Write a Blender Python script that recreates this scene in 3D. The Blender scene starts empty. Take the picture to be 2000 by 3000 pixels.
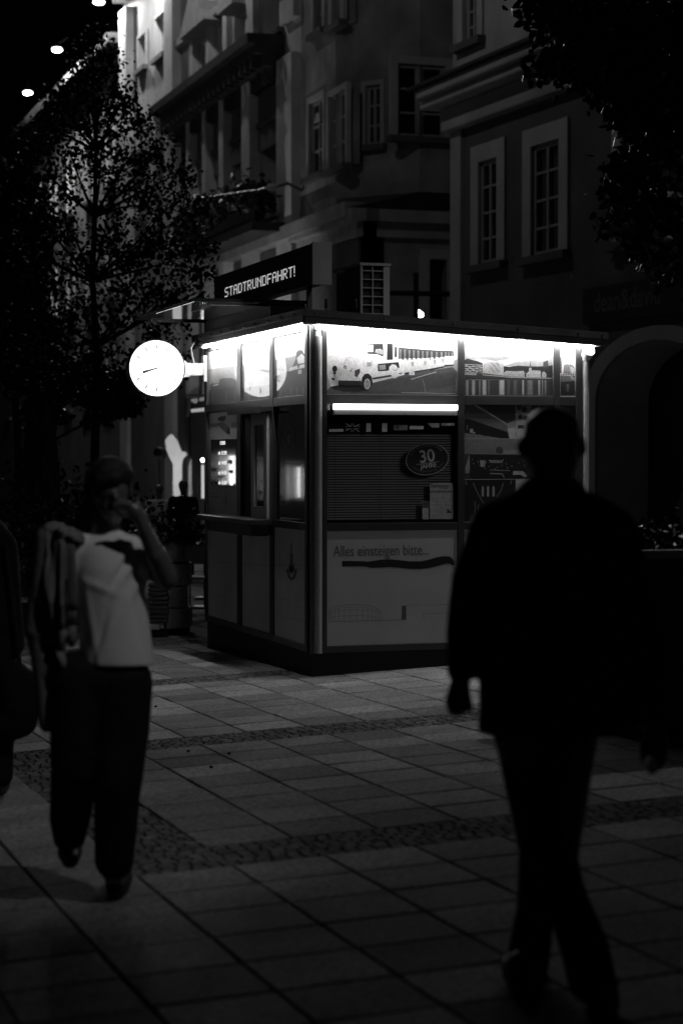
import bpy, bmesh, math, random
from mathutils import Vector, Matrix
import numpy as np
random.seed(7)
S = bpy.context.scene
C = S.collection
R = math.radians

# ---------------------------------------------------------------- camera (calibrated from the kiosk and the paving grid)
FPX, CX, CY = 5870.0, 1000.0, 1500.0            # focal length in photo pixels (photo is 2000 x 3000)
YAW, PITCH = R(17.88), math.atan(158 / 5870)
GX, GY = .045, -.023                            # the pavement slopes gently
F0 = Vector((math.sin(YAW), math.cos(YAW), 0)); RT = Vector((math.cos(YAW), -math.sin(YAW), 0)); ZZ = Vector((0, 0, 1))
FW = F0 * math.cos(PITCH) - ZZ * math.sin(PITCH); UP = F0 * math.sin(PITCH) + ZZ * math.cos(PITCH)
CAM = Vector((-4.71538, -15.39575, 1.762))
cd = bpy.data.cameras.new('camera'); cam = bpy.data.objects.new('camera', cd); C.objects.link(cam); S.camera = cam
cd.sensor_fit = 'VERTICAL'; cd.sensor_height = 36; cd.lens = FPX / 3000 * 36
cd.clip_end = 500; cd.clip_start = .1
m = Matrix((RT, UP, -FW)).transposed().to_4x4(); m.translation = CAM; cam.matrix_world = m
cd.dof.use_dof = True; cd.dof.focus_distance = 16.6; cd.dof.aperture_fstop = 2.2; cd.dof.aperture_blades = 0

# ---------------------------------------------------------------- world and exposure
W = bpy.data.worlds.new('World'); S.world = W; W.use_nodes = True
nt = W.node_tree; bg = nt.nodes['Background']
sky = nt.nodes.new('ShaderNodeTexSky'); sky.sky_type = 'NISHITA'; sky.sun_disc = False
sky.sun_elevation = R(-3); sky.sun_rotation = R(200)
bw = nt.nodes.new('ShaderNodeRGBToBW'); nt.links.new(sky.outputs[0], bw.inputs[0]); nt.links.new(bw.outputs[0], bg.inputs[0])
bg.inputs[1].default_value = .004
S.view_settings.view_transform = 'Standard'; S.view_settings.look = 'None'; S.view_settings.exposure = 0; S.view_settings.gamma = 1
S.render.engine = 'CYCLES'; S.cycles.use_denoising = True; S.cycles.max_bounces = 6; S.cycles.sample_clamp_indirect = 4
S.cycles.transparent_max_bounces = 12

# ---------------------------------------------------------------- measuring helpers: a photo point -> a place in the world
def ray(x, y): return FW + RT * ((x - CX) / FPX) - UP * ((y - CY) / FPX)
def at(x, y, d): return CAM + ray(x, y) * d
def onY(x, y, Y=0.0): r = ray(x, y); return CAM + r * ((Y - CAM.y) / r.y)
def onX(x, y, X=0.0): r = ray(x, y); return CAM + r * ((X - CAM.x) / r.x)
def onZ(x, y, z): r = ray(x, y); return CAM + r * ((z - CAM.z) / r.z)
def gz(x, y): return GX * x + GY * y
def gnd(x, y):
    n = Vector((-GX, -GY, 1)); r = ray(x, y); return CAM + r * (-(CAM.dot(n)) / r.dot(n))

# ---------------------------------------------------------------- materials
def gray(v): return (v, v, v, 1)
def mat(name, v, rough=.7, spec=.5, metal=0, var=0, scale=6, bump=0, bscale=None, coat=0, emit=0, trans=0):
    M = bpy.data.materials.new(name); M.use_nodes = True; n = M.node_tree; p = n.nodes['Principled BSDF']
    p.inputs['Base Color'].default_value = gray(v); p.inputs['Roughness'].default_value = rough
    p.inputs['Specular IOR Level'].default_value = spec; p.inputs['Metallic'].default_value = metal
    p.inputs['Coat Weight'].default_value = coat; p.inputs['Coat Roughness'].default_value = .02
    tc = n.nodes.new('ShaderNodeTexCoord')
    if var:
        t = n.nodes.new('ShaderNodeTexNoise'); t.inputs['Scale'].default_value = scale; t.inputs['Detail'].default_value = 6
        n.links.new(tc.outputs['Object'], t.inputs['Vector'])
        mr = n.nodes.new('ShaderNodeMapRange'); mr.inputs[3].default_value = v * (1 - var); mr.inputs[4].default_value = v * (1 + var)
        mr.inputs[1].default_value = .3; mr.inputs[2].default_value = .7
        n.links.new(t.outputs[0], mr.inputs[0]); n.links.new(mr.outputs[0], p.inputs['Base Color'])
    if bump:
        t2 = n.nodes.new('ShaderNodeTexNoise'); t2.inputs['Scale'].default_value = bscale or scale * 8; t2.inputs['Detail'].default_value = 5
        n.links.new(tc.outputs['Object'], t2.inputs['Vector'])
        b = n.nodes.new('ShaderNodeBump'); b.inputs['Strength'].default_value = bump; b.inputs['Distance'].default_value = .02
        n.links.new(t2.outputs[0], b.inputs['Height']); n.links.new(b.outputs[0], p.inputs['Normal'])
    if emit:
        p.inputs['Emission Color'].default_value = (1, 1, 1, 1); p.inputs['Emission Strength'].default_value = emit
    return M
def glassmat(name, rough=.02, tint=.9):
    M = bpy.data.materials.new(name); M.use_nodes = True; n = M.node_tree; n.nodes.clear()
    o = n.nodes.new('ShaderNodeOutputMaterial'); mx = n.nodes.new('ShaderNodeMixShader'); f = n.nodes.new('ShaderNodeFresnel'); f.inputs[0].default_value = 1.5
    t = n.nodes.new('ShaderNodeBsdfTransparent'); t.inputs[0].default_value = gray(tint); g = n.nodes.new('ShaderNodeBsdfGlossy'); g.inputs['Roughness'].default_value = rough
    n.links.new(f.outputs[0], mx.inputs[0]); n.links.new(t.outputs[0], mx.inputs[1]); n.links.new(g.outputs[0], mx.inputs[2]); n.links.new(mx.outputs[0], o.inputs[0])
    return M
def printmat(name, v, rough=.35, coat=.0):
    return mat(name, v, rough, .4, coat=coat, var=.16, scale=45)
_pr = {}
def ink(v, coat=0):
    k = (round(v, 3), coat)
    if k not in _pr: _pr[k] = printmat('print_tone', v, coat=coat)
    return _pr[k]
M_alu = mat('aluminium_frame', .045, .35, .5, metal=.4, var=.15, scale=3, bump=.05)
M_dark = mat('dark_metal_frame', .05, .4, .5, metal=.3, var=.2, scale=4)
M_black = mat('black_plinth', .009, .6, .3, var=.3, scale=3, bump=.1)
M_roof = mat('roof_fascia_metal', .06, .33, .5, metal=.5, var=.25, scale=5, bump=.08)
M_panel = mat('printed_wall_panel', .38, .55, .3, var=.08, scale=2.5, bump=.03)
M_panel2 = mat('grey_printed_panel', .6, .5, .3, var=.12, scale=2.0, bump=.03)
M_soffit = mat('white_soffit', .7, .6)
M_led = mat('led_light_strip', .8, .5, emit=110)
M_tube = mat('light_tube', .8, .5, emit=2.4)
M_led2 = mat('led_dots', .5, .5, emit=.5)
M_led3 = mat('small_led_digits', .5, .5, emit=.8)
M_clock = mat('lit_clock_face', .8, .4, emit=2.2)
M_ink = mat('clock_ink', .02, .5)
M_glass = glassmat('window_glass')
M_gloss = mat('mirror_underside', .02, .06, .9, metal=0, coat=1)
M_darkgloss = mat('dark_display_glass', .012, .06, .7, coat=.6)
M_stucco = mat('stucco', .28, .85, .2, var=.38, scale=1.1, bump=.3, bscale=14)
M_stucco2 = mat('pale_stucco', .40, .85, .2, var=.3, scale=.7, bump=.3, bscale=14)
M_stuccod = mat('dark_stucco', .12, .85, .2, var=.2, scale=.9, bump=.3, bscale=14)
M_trim = mat('window_trim', .45, .8, .2, var=.12, scale=2, bump=.15)
M_pane = mat('dark_pane', .01, .05, .5, var=.2)
M_wframe = mat('window_frame_paint', .33, .6, .3, var=.1)
M_tile = mat('roof_tile', .05, .8, .2, var=.3, scale=2, bump=.4)
M_stone = mat('stone_trim', .34, .8, .2, var=.2, scale=2, bump=.3)
M_bark = mat('bark', .045, .9, .2, var=.4, scale=10, bump=.6, bscale=30)
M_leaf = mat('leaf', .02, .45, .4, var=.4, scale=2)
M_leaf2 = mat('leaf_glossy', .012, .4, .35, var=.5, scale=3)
M_skin = mat('skin', .13, .33, .6, var=.1, scale=12, bump=.05)
M_hair = mat('dark_hair', .012, .55, .4, var=.4, scale=40, bump=.5, bscale=120)
M_tshirt = mat('white_cotton', .78, .85, .15, var=.05, scale=6, bump=.08, bscale=60)
M_cloth = mat('black_cloth', .016, .9, .15, var=.3, scale=8, bump=.15, bscale=60)
M_cloth2 = mat('grey_cloth', .07, .85, .15, var=.3, scale=6, bump=.2, bscale=40)
M_shoe = mat('dark_shoe', .02, .5, .4)
M_sock = mat('pale_sock', .4, .8, .2)
M_wood = mat('weathered_timber', .22, .7, .3, var=.3, scale=5, bump=.3, bscale=20)
M_lamp = mat('lamp_glow', .8, .5, emit=30)
M_lampsmall = mat('small_lamp_glow', .8, .5, emit=9)
M_lampdim = mat('frosted_lamp_glass', .8, .5, emit=.5)
M_shoplight = mat('lit_shop_window', .8, .5, emit=7)
M_post0 = mat('pale_post_paint', .3, .45, .4, var=.1)
M_chrome = mat('polished_metal', .5, .18, .8, metal=1)

# ---------------------------------------------------------------- object helpers
def tag(o, label=None, cat=None, group=None, kind=None):
    if label: o['label'] = label
    if cat: o['category'] = cat
    if group: o['group'] = group
    if kind: o['kind'] = kind
    return o
def thing(name, label, cat, loc=(0, 0, 0), group=None):
    o = bpy.data.objects.new(name, None); o.location = loc; C.objects.link(o); return tag(o, label, cat, group)
class MB:
    "collects shapes with world coordinates; one mesh object"
    def __init__(s): s.v = []; s.f = []; s.m = []; s.mi = 0; s.mats = []
    def use(s, M):
        if M not in s.mats: s.mats.append(M)
        s.mi = s.mats.index(M); return s
    def add(s, vs, fs):
        k = len(s.v); s.v += [tuple(v) for v in vs]; s.f += [tuple(i + k for i in f) for f in fs]; s.m += [s.mi] * len(fs); return s
    def box(s, a, b):
        x0, y0, z0 = a; x1, y1, z1 = b
        return s.add([(x0, y0, z0), (x1, y0, z0), (x1, y1, z0), (x0, y1, z0), (x0, y0, z1), (x1, y0, z1), (x1, y1, z1), (x0, y1, z1)],
                     [(0, 3, 2, 1), (4, 5, 6, 7), (0, 1, 5, 4), (1, 2, 6, 5), (2, 3, 7, 6), (3, 0, 4, 7)])
    def hexa(s, p):   # 4 bottom points, 4 top points
        return s.add(p, [(0, 3, 2, 1), (4, 5, 6, 7), (0, 1, 5, 4), (1, 2, 6, 5), (2, 3, 7, 6), (3, 0, 4, 7)])
    def tube(s, a, b, r0, r1=None, n=10):
        a = Vector(a); b = Vector(b); r1 = r0 if r1 is None else r1
        d = (b - a).normalized(); x = d.orthogonal().normalized(); y = d.cross(x)
        vs = [a + (x * math.cos(t) + y * math.sin(t)) * r0 for t in [2 * math.pi * i / n for i in range(n)]]
        vs += [b + (x * math.cos(t) + y * math.sin(t)) * r1 for t in [2 * math.pi * i / n for i in range(n)]]
        return s.add(vs, [(i, (i + 1) % n, n + (i + 1) % n, n + i) for i in range(n)] + [tuple(range(n))[::-1], tuple(range(n, 2 * n))])
    def ball(s, c, r, n=10, k=7, sc=(1, 1, 1)):
        c = Vector(c); vs = [c + Vector((0, 0, r * sc[2]))]
        for j in range(1, k):
            ph = math.pi * j / k
            for i in range(n):
                t = 2 * math.pi * i / n; vs.append(c + Vector((r * sc[0] * math.sin(ph) * math.cos(t), r * sc[1] * math.sin(ph) * math.sin(t), r * sc[2] * math.cos(ph))))
        vs.append(c - Vector((0, 0, r * sc[2]))); f = [(0, 1 + i, 1 + (i + 1) % n) for i in range(n)]
        for j in range(k - 2):
            b = 1 + j * n; f += [(b + i, b + n + i, b + n + (i + 1) % n, b + (i + 1) % n) for i in range(n)]
        b = 1 + (k - 2) * n; L = len(vs) - 1; f += [(b + (i + 1) % n, b + i, L) for i in range(n)]
        return s.add(vs, f)
    def poly(s, pts): return s.add(pts, [tuple(range(len(pts)))])
    def build(s, name, M=None, parent=None, smooth=False, bevel=0):
        me = bpy.data.meshes.new(name)
        par = parent; off = Vector((0, 0, 0))
        while par is not None: off += par.location; par = par.parent
        me.from_pydata([Vector(v) - off for v in s.v], [], s.f)
        if s.mats:
            for q in s.mats: me.materials.append(q)
            me.polygons.foreach_set('material_index', s.m)
        elif M: me.materials.append(M)
        me.update()
        if smooth: me.polygons.foreach_set('use_smooth', [True] * len(me.polygons))
        o = bpy.data.objects.new(name, me); C.objects.link(o)
        if parent: o.parent = parent
        if bevel:
            b = o.modifiers.new('bevel', 'BEVEL'); b.width = bevel; b.segments = 2; b.limit_method = 'ANGLE'
        return o
def textmesh(body, size, align='LEFT', extrude=.001, bold=0):
    cu = bpy.data.curves.new('lettering', 'FONT'); cu.body = body; cu.size = size; cu.align_x = align; cu.extrude = extrude; cu.offset = bold
    o = bpy.data.objects.new('lettering', cu); C.objects.link(o); bpy.context.view_layer.update()
    me = bpy.data.meshes.new_from_object(o.evaluated_get(bpy.context.evaluated_depsgraph_get())); C.objects.unlink(o); bpy.data.objects.remove(o)
    return me
def textinto(mb, body, size, f, align='LEFT', bold=0, sx=1.0):
    "adds lettering; f maps (u, v, depth) to the world"
    me = textmesh(body, size, align, .0008, bold)
    mb.add([f(v.co.x * sx, v.co.y, v.co.z) for v in me.vertices], [tuple(p.vertices) for p in me.polygons]); bpy.data.meshes.remove(me)
def blob(name, parts, M, parent, voxel=.012, smooth=6, offs=0):
    "one continuous body: tapered capsules (p0, r0, p1, r1) and ellipsoids (c, (rx, ry, rz)) merged by a voxel remesh"
    mb = MB()
    for p in parts:
        if p[0] == 'loft':
            rings = p[1]; n = 36; vs = []
            for (c, rx, ry) in rings: vs += [Vector(c) + RT * (rx * math.cos(2 * math.pi * i / n)) + F0 * (ry * math.sin(2 * math.pi * i / n)) for i in range(n)]
            mb.add(vs, [(j * n + i, j * n + (i + 1) % n, (j + 1) * n + (i + 1) % n, (j + 1) * n + i) for j in range(len(rings) - 1) for i in range(n)] + [tuple(range(n))[::-1], tuple(range((len(rings) - 1) * n, len(rings) * n))])
        elif len(p) == 4:
            a, r0, b, r1 = p; a = Vector(a); b = Vector(b); r0 += offs; r1 += offs
            n = max(2, int((b - a).length / (min(r0, r1) * .45)) + 1)
            mb.tube(a, b, r0, r1, 18); mb.ball(a, r0, 16, 10); mb.ball(b, r1, 16, 10)
        else:
            c, rr = p[:2]; mb.ball(c, 1, 20, 14, tuple(q + offs for q in rr))
    o = mb.build(name, M, parent)
    rm = o.modifiers.new('r', 'REMESH'); rm.mode = 'VOXEL'; rm.voxel_size = voxel; rm.use_smooth_shade = True
    sm = o.modifiers.new('s', 'SMOOTH'); sm.factor = .5; sm.iterations = smooth
    bpy.context.view_layer.update()
    me = bpy.data.meshes.new_from_object(o.evaluated_get(bpy.context.evaluated_depsgraph_get())); o.modifiers.clear(); old = o.data; o.data = me; me.name = name; bpy.data.meshes.remove(old)
    if not me.materials: me.materials.append(M)
    return o

# ================================================================ SETTING
# ground sheet under the paving, reaching far
mb = MB(); g = []
xs = [-120, -30, -8, 0, 9, 30, 120]; ys = [-60, -20, 0, 20, 40, 80, 200]
for y in ys:
    for x in xs: g.append((x, y, gz(max(-30, min(30, x)), max(-40, min(90, y))) - .03))
mb.add(g, [(j * 7 + i, j * 7 + i + 1, (j + 1) * 7 + i + 1, (j + 1) * 7 + i) for j in range(6) for i in range(6)])
M_soil = mat('joint_sand', .008, .95, .1, var=.3, scale=3, bump=.2)
tag(mb.build('ground', M_soil), kind='structure')

def slabmat(name, v, rough):
    M = mat(name, v, rough, .08); n = M.node_tree; p = n.nodes['Principled BSDF']
    at_ = n.nodes.new('ShaderNodeAttribute'); at_.attribute_name = 'tone'
    tc = n.nodes.new('ShaderNodeTexCoord'); t = n.nodes.new('ShaderNodeTexNoise'); t.inputs['Scale'].default_value = 38; t.inputs['Detail'].default_value = 9; t.inputs['Roughness'].default_value = .75
    t3 = n.nodes.new('ShaderNodeTexNoise'); t3.inputs['Scale'].default_value = 1.7; t3.inputs['Detail'].default_value = 6; t3.inputs['Distortion'].default_value = .6
    n.links.new(tc.outputs['Object'], t.inputs[0]); n.links.new(tc.outputs['Object'], t3.inputs[0])
    a = n.nodes.new('ShaderNodeMapRange'); a.inputs[1].default_value = .3; a.inputs[2].default_value = .7; a.inputs[3].default_value = .2; a.inputs[4].default_value = 1.9; n.links.new(t.outputs[0], a.inputs[0])
    a3 = n.nodes.new('ShaderNodeMapRange'); a3.inputs[1].default_value = .35; a3.inputs[2].default_value = .65; a3.inputs[3].default_value = .78; a3.inputs[4].default_value = 1.12; n.links.new(t3.outputs[0], a3.inputs[0])
    m1 = n.nodes.new('ShaderNodeMath'); m1.operation = 'MULTIPLY'; n.links.new(at_.outputs['Fac'], m1.inputs[0]); n.links.new(a.outputs[0], m1.inputs[1])
    m2 = n.nodes.new('ShaderNodeMath'); m2.operation = 'MULTIPLY'; n.links.new(m1.outputs[0], m2.inputs[0]); n.links.new(a3.outputs[0], m2.inputs[1])
    n.links.new(m2.outputs[0], p.inputs['Base Color'])
    b = n.nodes.new('ShaderNodeBump'); b.inputs['Strength'].default_value = .35; b.inputs['Distance'].default_value = .006
    n.links.new(t.outputs[0], b.inputs['Height']); n.links.new(b.outputs[0], p.inputs['Normal'])
    return M
def paving(name, cells, M, hh, jit, bev):
    vs = []; fs = []; tone = []
    for (x0, x1, y0, y1, t, g_) in cells:
        h = hh + random.gauss(0, jit); ta = random.gauss(0, jit * .7); tb = random.gauss(0, jit * .7)
        gx, gy = g_; q = [(x0 + gx, y0 + gy), (x1 - gx, y0 + gy), (x1 - gx, y1 - gy), (x0 + gx, y1 - gy)]
        q = [(a + random.gauss(0, gx * .3), b + random.gauss(0, gy * .3)) for a, b in q]
        k = len(vs); b_ = bev; cx_ = (x0 + x1) / 2; cy_ = (y0 + y1) / 2
        for i, (a, b) in enumerate(q):
            vs.append((a, b, gz(a, b) - .028))
        for i, (a, b) in enumerate(q):
            vs.append((a, b, gz(a, b) + h - b_ + (ta if i in (0, 3) else -ta) + (tb if i < 2 else -tb)))
        for i, (a, b) in enumerate(q):
            a2 = a + (b_ if a < cx_ else -b_); b2 = b + (b_ if b < cy_ else -b_)
            vs.append((a2, b2, gz(a2, b2) + h + (ta if i in (0, 3) else -ta) + (tb if i < 2 else -tb)))
        for L in (0, 4): fs += [(k + L + i, k + L + (i + 1) % 4, k + L + 4 + (i + 1) % 4, k + L + 4 + i) for i in range(4)]
        fs.append((k + 8, k + 9, k + 10, k + 11)); tone += [t] * 9
    me = bpy.data.meshes.new(name); me.from_pydata(vs, [], fs); me.materials.append(M)
    a = me.attributes.new('tone', 'FLOAT', 'FACE'); a.data.foreach_set('value', tone); me.update()
    o = bpy.data.objects.new(name, me); C.objects.link(o); return tag(o, kind='structure')
PX = .4045; XL = -.96
bands = [(-3.255 + 3.79 * k) for k in range(-3, 12)]           # centre of each cobble band in Y, 0.47 wide
slabs = []; cobs = []
def cobble_area(x0, x1, y0, y1, s=.068):
    ny = max(1, round((y1 - y0) / s)); nx = int((x1 - x0) / s)
    for j in range(ny):
        yy = y0 + (y1 - y0) * j / ny; x = x0 + random.uniform(-.03, 0)
        while x < x1 - .03:
            w = random.uniform(.055, .08)
            cobs.append((x, min(x + w, x1), yy + random.uniform(-.006, .006), yy + (y1 - y0) / ny + random.uniform(-.006, .006), random.uniform(.08, .16), (.0034, .0028))); x += w
xcols = [XL + PX * k for k in range(-16, 26)]; xs0 = XL - 5 * PX
for bi, yb in enumerate(bands[:-1]):
    y0 = yb + .235; y1 = bands[bi + 1] - .235; rh = (y1 - y0) / 8
    if y0 < 20:
        cobble_area(xs0, 8.3, yb - .235, yb + .235)
        for x in xcols:
            if x < xs0 - .1: slabs.append((x, x + PX, yb - .235, yb + .235, random.choice([.15, .2, .24, .28]), (.007, .004)))
    for x in xcols:
        if abs(x - xs0) < .1 and bi == 2: continue
        for r in range(8):
            if y0 > 20 and r % 2: continue
            t = random.choice([.17, .2, .23, .25, .28, .31]) * random.uniform(.92, 1.08)
            if random.random() < .08: t *= .6
            hgt = rh * (2 if y0 > 20 else 1)
            gap = (random.uniform(.0045, .007), random.choice([.004, .0065, .008, .010]))
            slabs.append((x, x + PX, y0 + r * rh, y0 + r * rh + hgt, t, gap))
cobble_area(xs0, xs0 + PX, bands[2] + .235, bands[3] - .235)
M_slab = slabmat('stone_slab', .24, .9); M_cob = slabmat('cobble_stone', .1, .9)
paving('paving', slabs, M_slab, 0, .0008, .004)
paving('cobble_bands', cobs, M_cob, -.001, .0010, .004)
mb = MB()
def strip(x0, x1, y0, y1): mb.add([(x0, y0, gz(x0, y0) - .009), (x1, y0, gz(x1, y0) - .009), (x1, y1, gz(x1, y1) - .009), (x0, y1, gz(x0, y1) - .009)], [(0, 1, 2, 3)])
for yb in bands[:-1]:
    if yb < 20: strip(xs0, 8.3, yb - .235, yb + .235)
strip(xs0, xs0 + PX, bands[2] + .2351, bands[3] - .2351)
M_mort = mat('joint_mortar', .018, .95, .1, var=.3, scale=20); tag(mb.build('joint_filling', M_mort), kind='structure')
# small litter on the slabs
for i, (x, y, lab) in enumerate(((457, 2072, 'tiny dark pebble on the paving, farthest of four'), (552, 2203, 'tiny dark pebble just below the upper cobble band'), (671, 2210, 'tiny dark pebble, rightmost of those below the upper cobble band'), (619, 2250, 'tiny dark pebble, nearest of four on the paving'))):
    p = gnd(x, y); mb = MB(); mb.ball(p + ZZ * .006, .011, 8, 6, (1, .9, .7)); tag(mb.build('pebble', M_soil), lab, 'pebble', 'pebbles on the paving')
p = gnd(565, 2470); mb = MB(); mb.hexa([p + Vector(v) for v in ((-.03, -.012, .002), (.03, -.012, .002), (.03, .012, .002), (-.03, .012, .002), (-.03, -.012, .004), (.03, -.01, .006), (.03, .012, .004), (-.03, .012, .003))]); tag(mb.build('paper_scrap', mat('dirty_paper', .35, .8)), 'small pale paper scrap at the corner of the lower cobble band', 'litter')

# ---------------------------------------------------------------- facade helpers
class Fr:
    def __init__(s, O, u, n): s.O = Vector(O); s.u = Vector(u).normalized(); s.n = Vector(n).normalized()
    def P(s, a, z, d=0): return s.O + s.u * a + ZZ * z + s.n * d
    def px(s, x, y):
        r = ray(x, y); t = (s.O - CAM).dot(s.n) / r.dot(s.n); q = CAM + r * t; return (q - s.O).dot(s.u), q.z
    def rect(s, x0, x1, y0, y1):   # photo rectangle of something on the wall -> a0,a1,z0,z1
        ym = (y0 + y1) / 2; xm = (x0 + x1) / 2
        a0 = s.px(x0, ym)[0]; a1 = s.px(x1, ym)[0]; z1 = s.px(xm, y0)[1]; z0 = s.px(xm, y1)[1]
        return min(a0, a1), max(a0, a1), z0, z1
def fbox(mb, fr, a0, a1, z0, z1, d0, d1):
    return mb.hexa([fr.P(a0, z0, d0), fr.P(a1, z0, d0), fr.P(a1, z0, d1), fr.P(a0, z0, d1), fr.P(a0, z1, d0), fr.P(a1, z1, d0), fr.P(a1, z1, d1), fr.P(a0, z1, d1)])
def wall(root, name, fr, a0, a1, z0, z1, holes, M, depth=.28, thick=.5):
    A = sorted({a0, a1, *[h[0] for h in holes], *[h[1] for h in holes]}); Zs = sorted({z0, z1, *[h[2] for h in holes], *[h[3] for h in holes]})
    A = [a for a in A if a0 - 1e-6 <= a <= a1 + 1e-6]; Zs = [z for z in Zs if z0 - 1e-6 <= z <= z1 + 1e-6]
    mb = MB()
    for i in range(len(A) - 1):
        for j in range(len(Zs) - 1):
            ca = (A[i] + A[i + 1]) / 2; cz = (Zs[j] + Zs[j + 1]) / 2
            if any(h[0] < ca < h[1] and h[2] < cz < h[3] for h in holes): continue
            mb.poly([fr.P(A[i], Zs[j]), fr.P(A[i + 1], Zs[j]), fr.P(A[i + 1], Zs[j + 1]), fr.P(A[i], Zs[j + 1])])
    for (b0, b1, y0, y1) in holes:
        q = [(b0, y0), (b1, y0), (b1, y1), (b0, y1)]
        for k in range(4):
            p, r = q[k], q[(k + 1) % 4]
            mb.poly([fr.P(*p), fr.P(*r), fr.P(*r, -depth), fr.P(*p, -depth)])
    q = [(a0, z0), (a1, z0), (a1, z1), (a0, z1)]
    for k in range(4):
        p, r = q[k], q[(k + 1) % 4]; mb.poly([fr.P(*p), fr.P(*r), fr.P(*r, -thick), fr.P(*p, -thick)])
    mb.poly([fr.P(*p, -thick) for p in q])
    return mb.build(name, M, root)
def window(root, fr, h, cols=2, rows=3, trim=.14, M=None, sill=True, depth=.2, hood=False, lit=False, fw=.07):
    a0, a1, z0, z1 = h; w = fw; mb = MB(); d0, d1 = -depth - .03, -depth + .03
    fbox(mb, fr, a0 + .001, a0 + w, z0 + .001, z1 - .001, d0, d1); fbox(mb, fr, a1 - w, a1 - .001, z0 + .001, z1 - .001, d0, d1)
    fbox(mb, fr, a0 + w, a1 - w, z0 + .001, z0 + w, d0, d1); fbox(mb, fr, a0 + w, a1 - w, z1 - w, z1 - .001, d0, d1)
    for c in range(1, cols):
        x = a0 + (a1 - a0) * c / cols; fbox(mb, fr, x - .035, x + .035, z0 + w, z1 - w, d0 + .004, d1 + .004)
    for r in range(1, rows):
        z = z0 + (z1 - z0) * r / rows; fbox(mb, fr, a0 + w, a1 - w, z - .02, z + .02, d0 + .008, d1 - .006)
    o = mb.build('window', M_wframe, root)
    MB().poly([fr.P(a0, z0, -depth - .015), fr.P(a1, z0, -depth - .015), fr.P(a1, z1, -depth - .015), fr.P(a0, z1, -depth - .015)]).build('pane', M_shoplight if lit else M_pane, o)
    if trim:
        mb = MB(); t = trim
        fbox(mb, fr, a0 - t, a0 - .001, z0, z1 + t, -.05, .05); fbox(mb, fr, a1 + .001, a1 + t, z0, z1 + t, -.05, .05); fbox(mb, fr, a0 - .001, a1 + .001, z1 + .001, z1 + t, -.05, .049)
        if hood: fbox(mb, fr, a0 - t - .12, a1 + t + .12, z1 + t + .12, z1 + t + .3, -.05, .28)
        mb.build('trim', M or M_trim, o)
    if sill:
        mb = MB(); fbox(mb, fr, a0 - trim - .06, a1 + trim + .06, z0 - .13, z0 - .002, -.05, .16); mb.build('sill', M_stuccod, o)
    return o

XF = 8.28
# ================================================================ corner building at the right (with the arcade)
a_ = R(3.94); uN = Vector((-math.sin(a_), math.cos(a_), 0)); nN = Vector((-math.cos(a_), -math.sin(a_), 0))
fN = Fr((XF, 18.4, 0), uN, nN)
bN = thing('corner_building', 'dark stucco corner house with arcade, tall white windows and a projecting cornice', 'building', (XF, 18.4, 0))
aFar = fN.px(1325, 800)[0]; aNear = -26.0
w1 = fN.rect(1406, 1460, 468, 772); w2 = fN.rect(1560, 1642, 418, 745); w3 = fN.rect(1826, 1915, 330, 700)
wu = fN.rect(1360, 1402, -60, 120)
zc = fN.px(1478, 262)[1]; zlev = gz(XF, 15)
# arcade arches
ac, azt = fN.px(1921, 953); arcs = []
def arch_pts(c, r, zs, n=14): return [(c + r * math.cos(math.pi * i / n), zs + r * math.sin(math.pi * i / n) * .5) for i in range(n + 1)]
rO = abs(fN.px(1712, 1000)[0] - ac); rI = rO - .42
zsp = azt - rO * .5
sp_ = rI * 2 + 1.1; acs = [ac, ac - sp_, ac - 2 * sp_]
holesN = [w1, w2, w3, (w3[0] - 2.9, w3[1] - 2.9, w3[2], w3[3])]
ztopArc = azt + .12
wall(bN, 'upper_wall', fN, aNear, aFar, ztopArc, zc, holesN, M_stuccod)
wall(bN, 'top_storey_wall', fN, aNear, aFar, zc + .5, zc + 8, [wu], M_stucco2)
# arcade wall: polygons between arches
mb = MB(); mr = MB(); mi = MB(); edges = []
seg = sorted(acs); lim = [aNear] + [(seg[i] + seg[i + 1]) / 2 for i in range(len(seg) - 1)] + [aFar]
for i, c in enumerate(seg):
    L, Rr = lim[i], lim[i + 1]; L = min(L, c - rI - .02); pts = arch_pts(c, rI, zsp)
    Rr_ = Rr if Rr > c + rI else c + rI + .02
    mb.add([fN.P(*p) for p in [(c + rI, -1)] + pts + [(c - rI, -1), (L, -1), (L, ztopArc), (Rr_, ztopArc), (Rr_, -1)]], [tuple(range(len(pts) + 6))])
    for k in range(len(pts) - 1): mi.poly([fN.P(*pts[k]), fN.P(*pts[k + 1]), fN.P(*pts[k + 1], -.9), fN.P(*pts[k], -.9)])
    for sgn in (1, -1): mi.poly([fN.P(c + sgn * rI, -1), fN.P(c + sgn * rI, zsp), fN.P(c + sgn * rI, zsp, -.9), fN.P(c + sgn * rI, -1, -.9)])
mb.build('arcade_wall', M_stuccod, bN); mb = MB()
for c in acs:
    pi_, po_ = arch_pts(c, rI, zsp), arch_pts(c, rO, zsp)
    for k in range(len(pi_) - 1): mb.hexa([fN.P(*pi_[k], .002), fN.P(*pi_[k + 1], .002), fN.P(*po_[k + 1], .002), fN.P(*po_[k], .002), fN.P(*pi_[k], .05), fN.P(*pi_[k + 1], .05), fN.P(*po_[k + 1], .05), fN.P(*po_[k], .05)])
    for sg_ in (1, -1): q0, q1 = sorted((c + sg_ * rI, c + sg_ * rO)); fbox(mb, fN, q0, q1, -1, zsp - .001, .002, .048)
mb.build('arch_surround', M_trim, bN); mi.build('arch_soffit', mat('whitewash', .75, .85, var=.1, scale=2), bN)
mb = MB(); fbox(mb, fN, aNear, aFar - .3, -1, ztopArc + .1, -4.4, -3.9); mb.build('arcade_back_wall', M_stuccod, bN)
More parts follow.
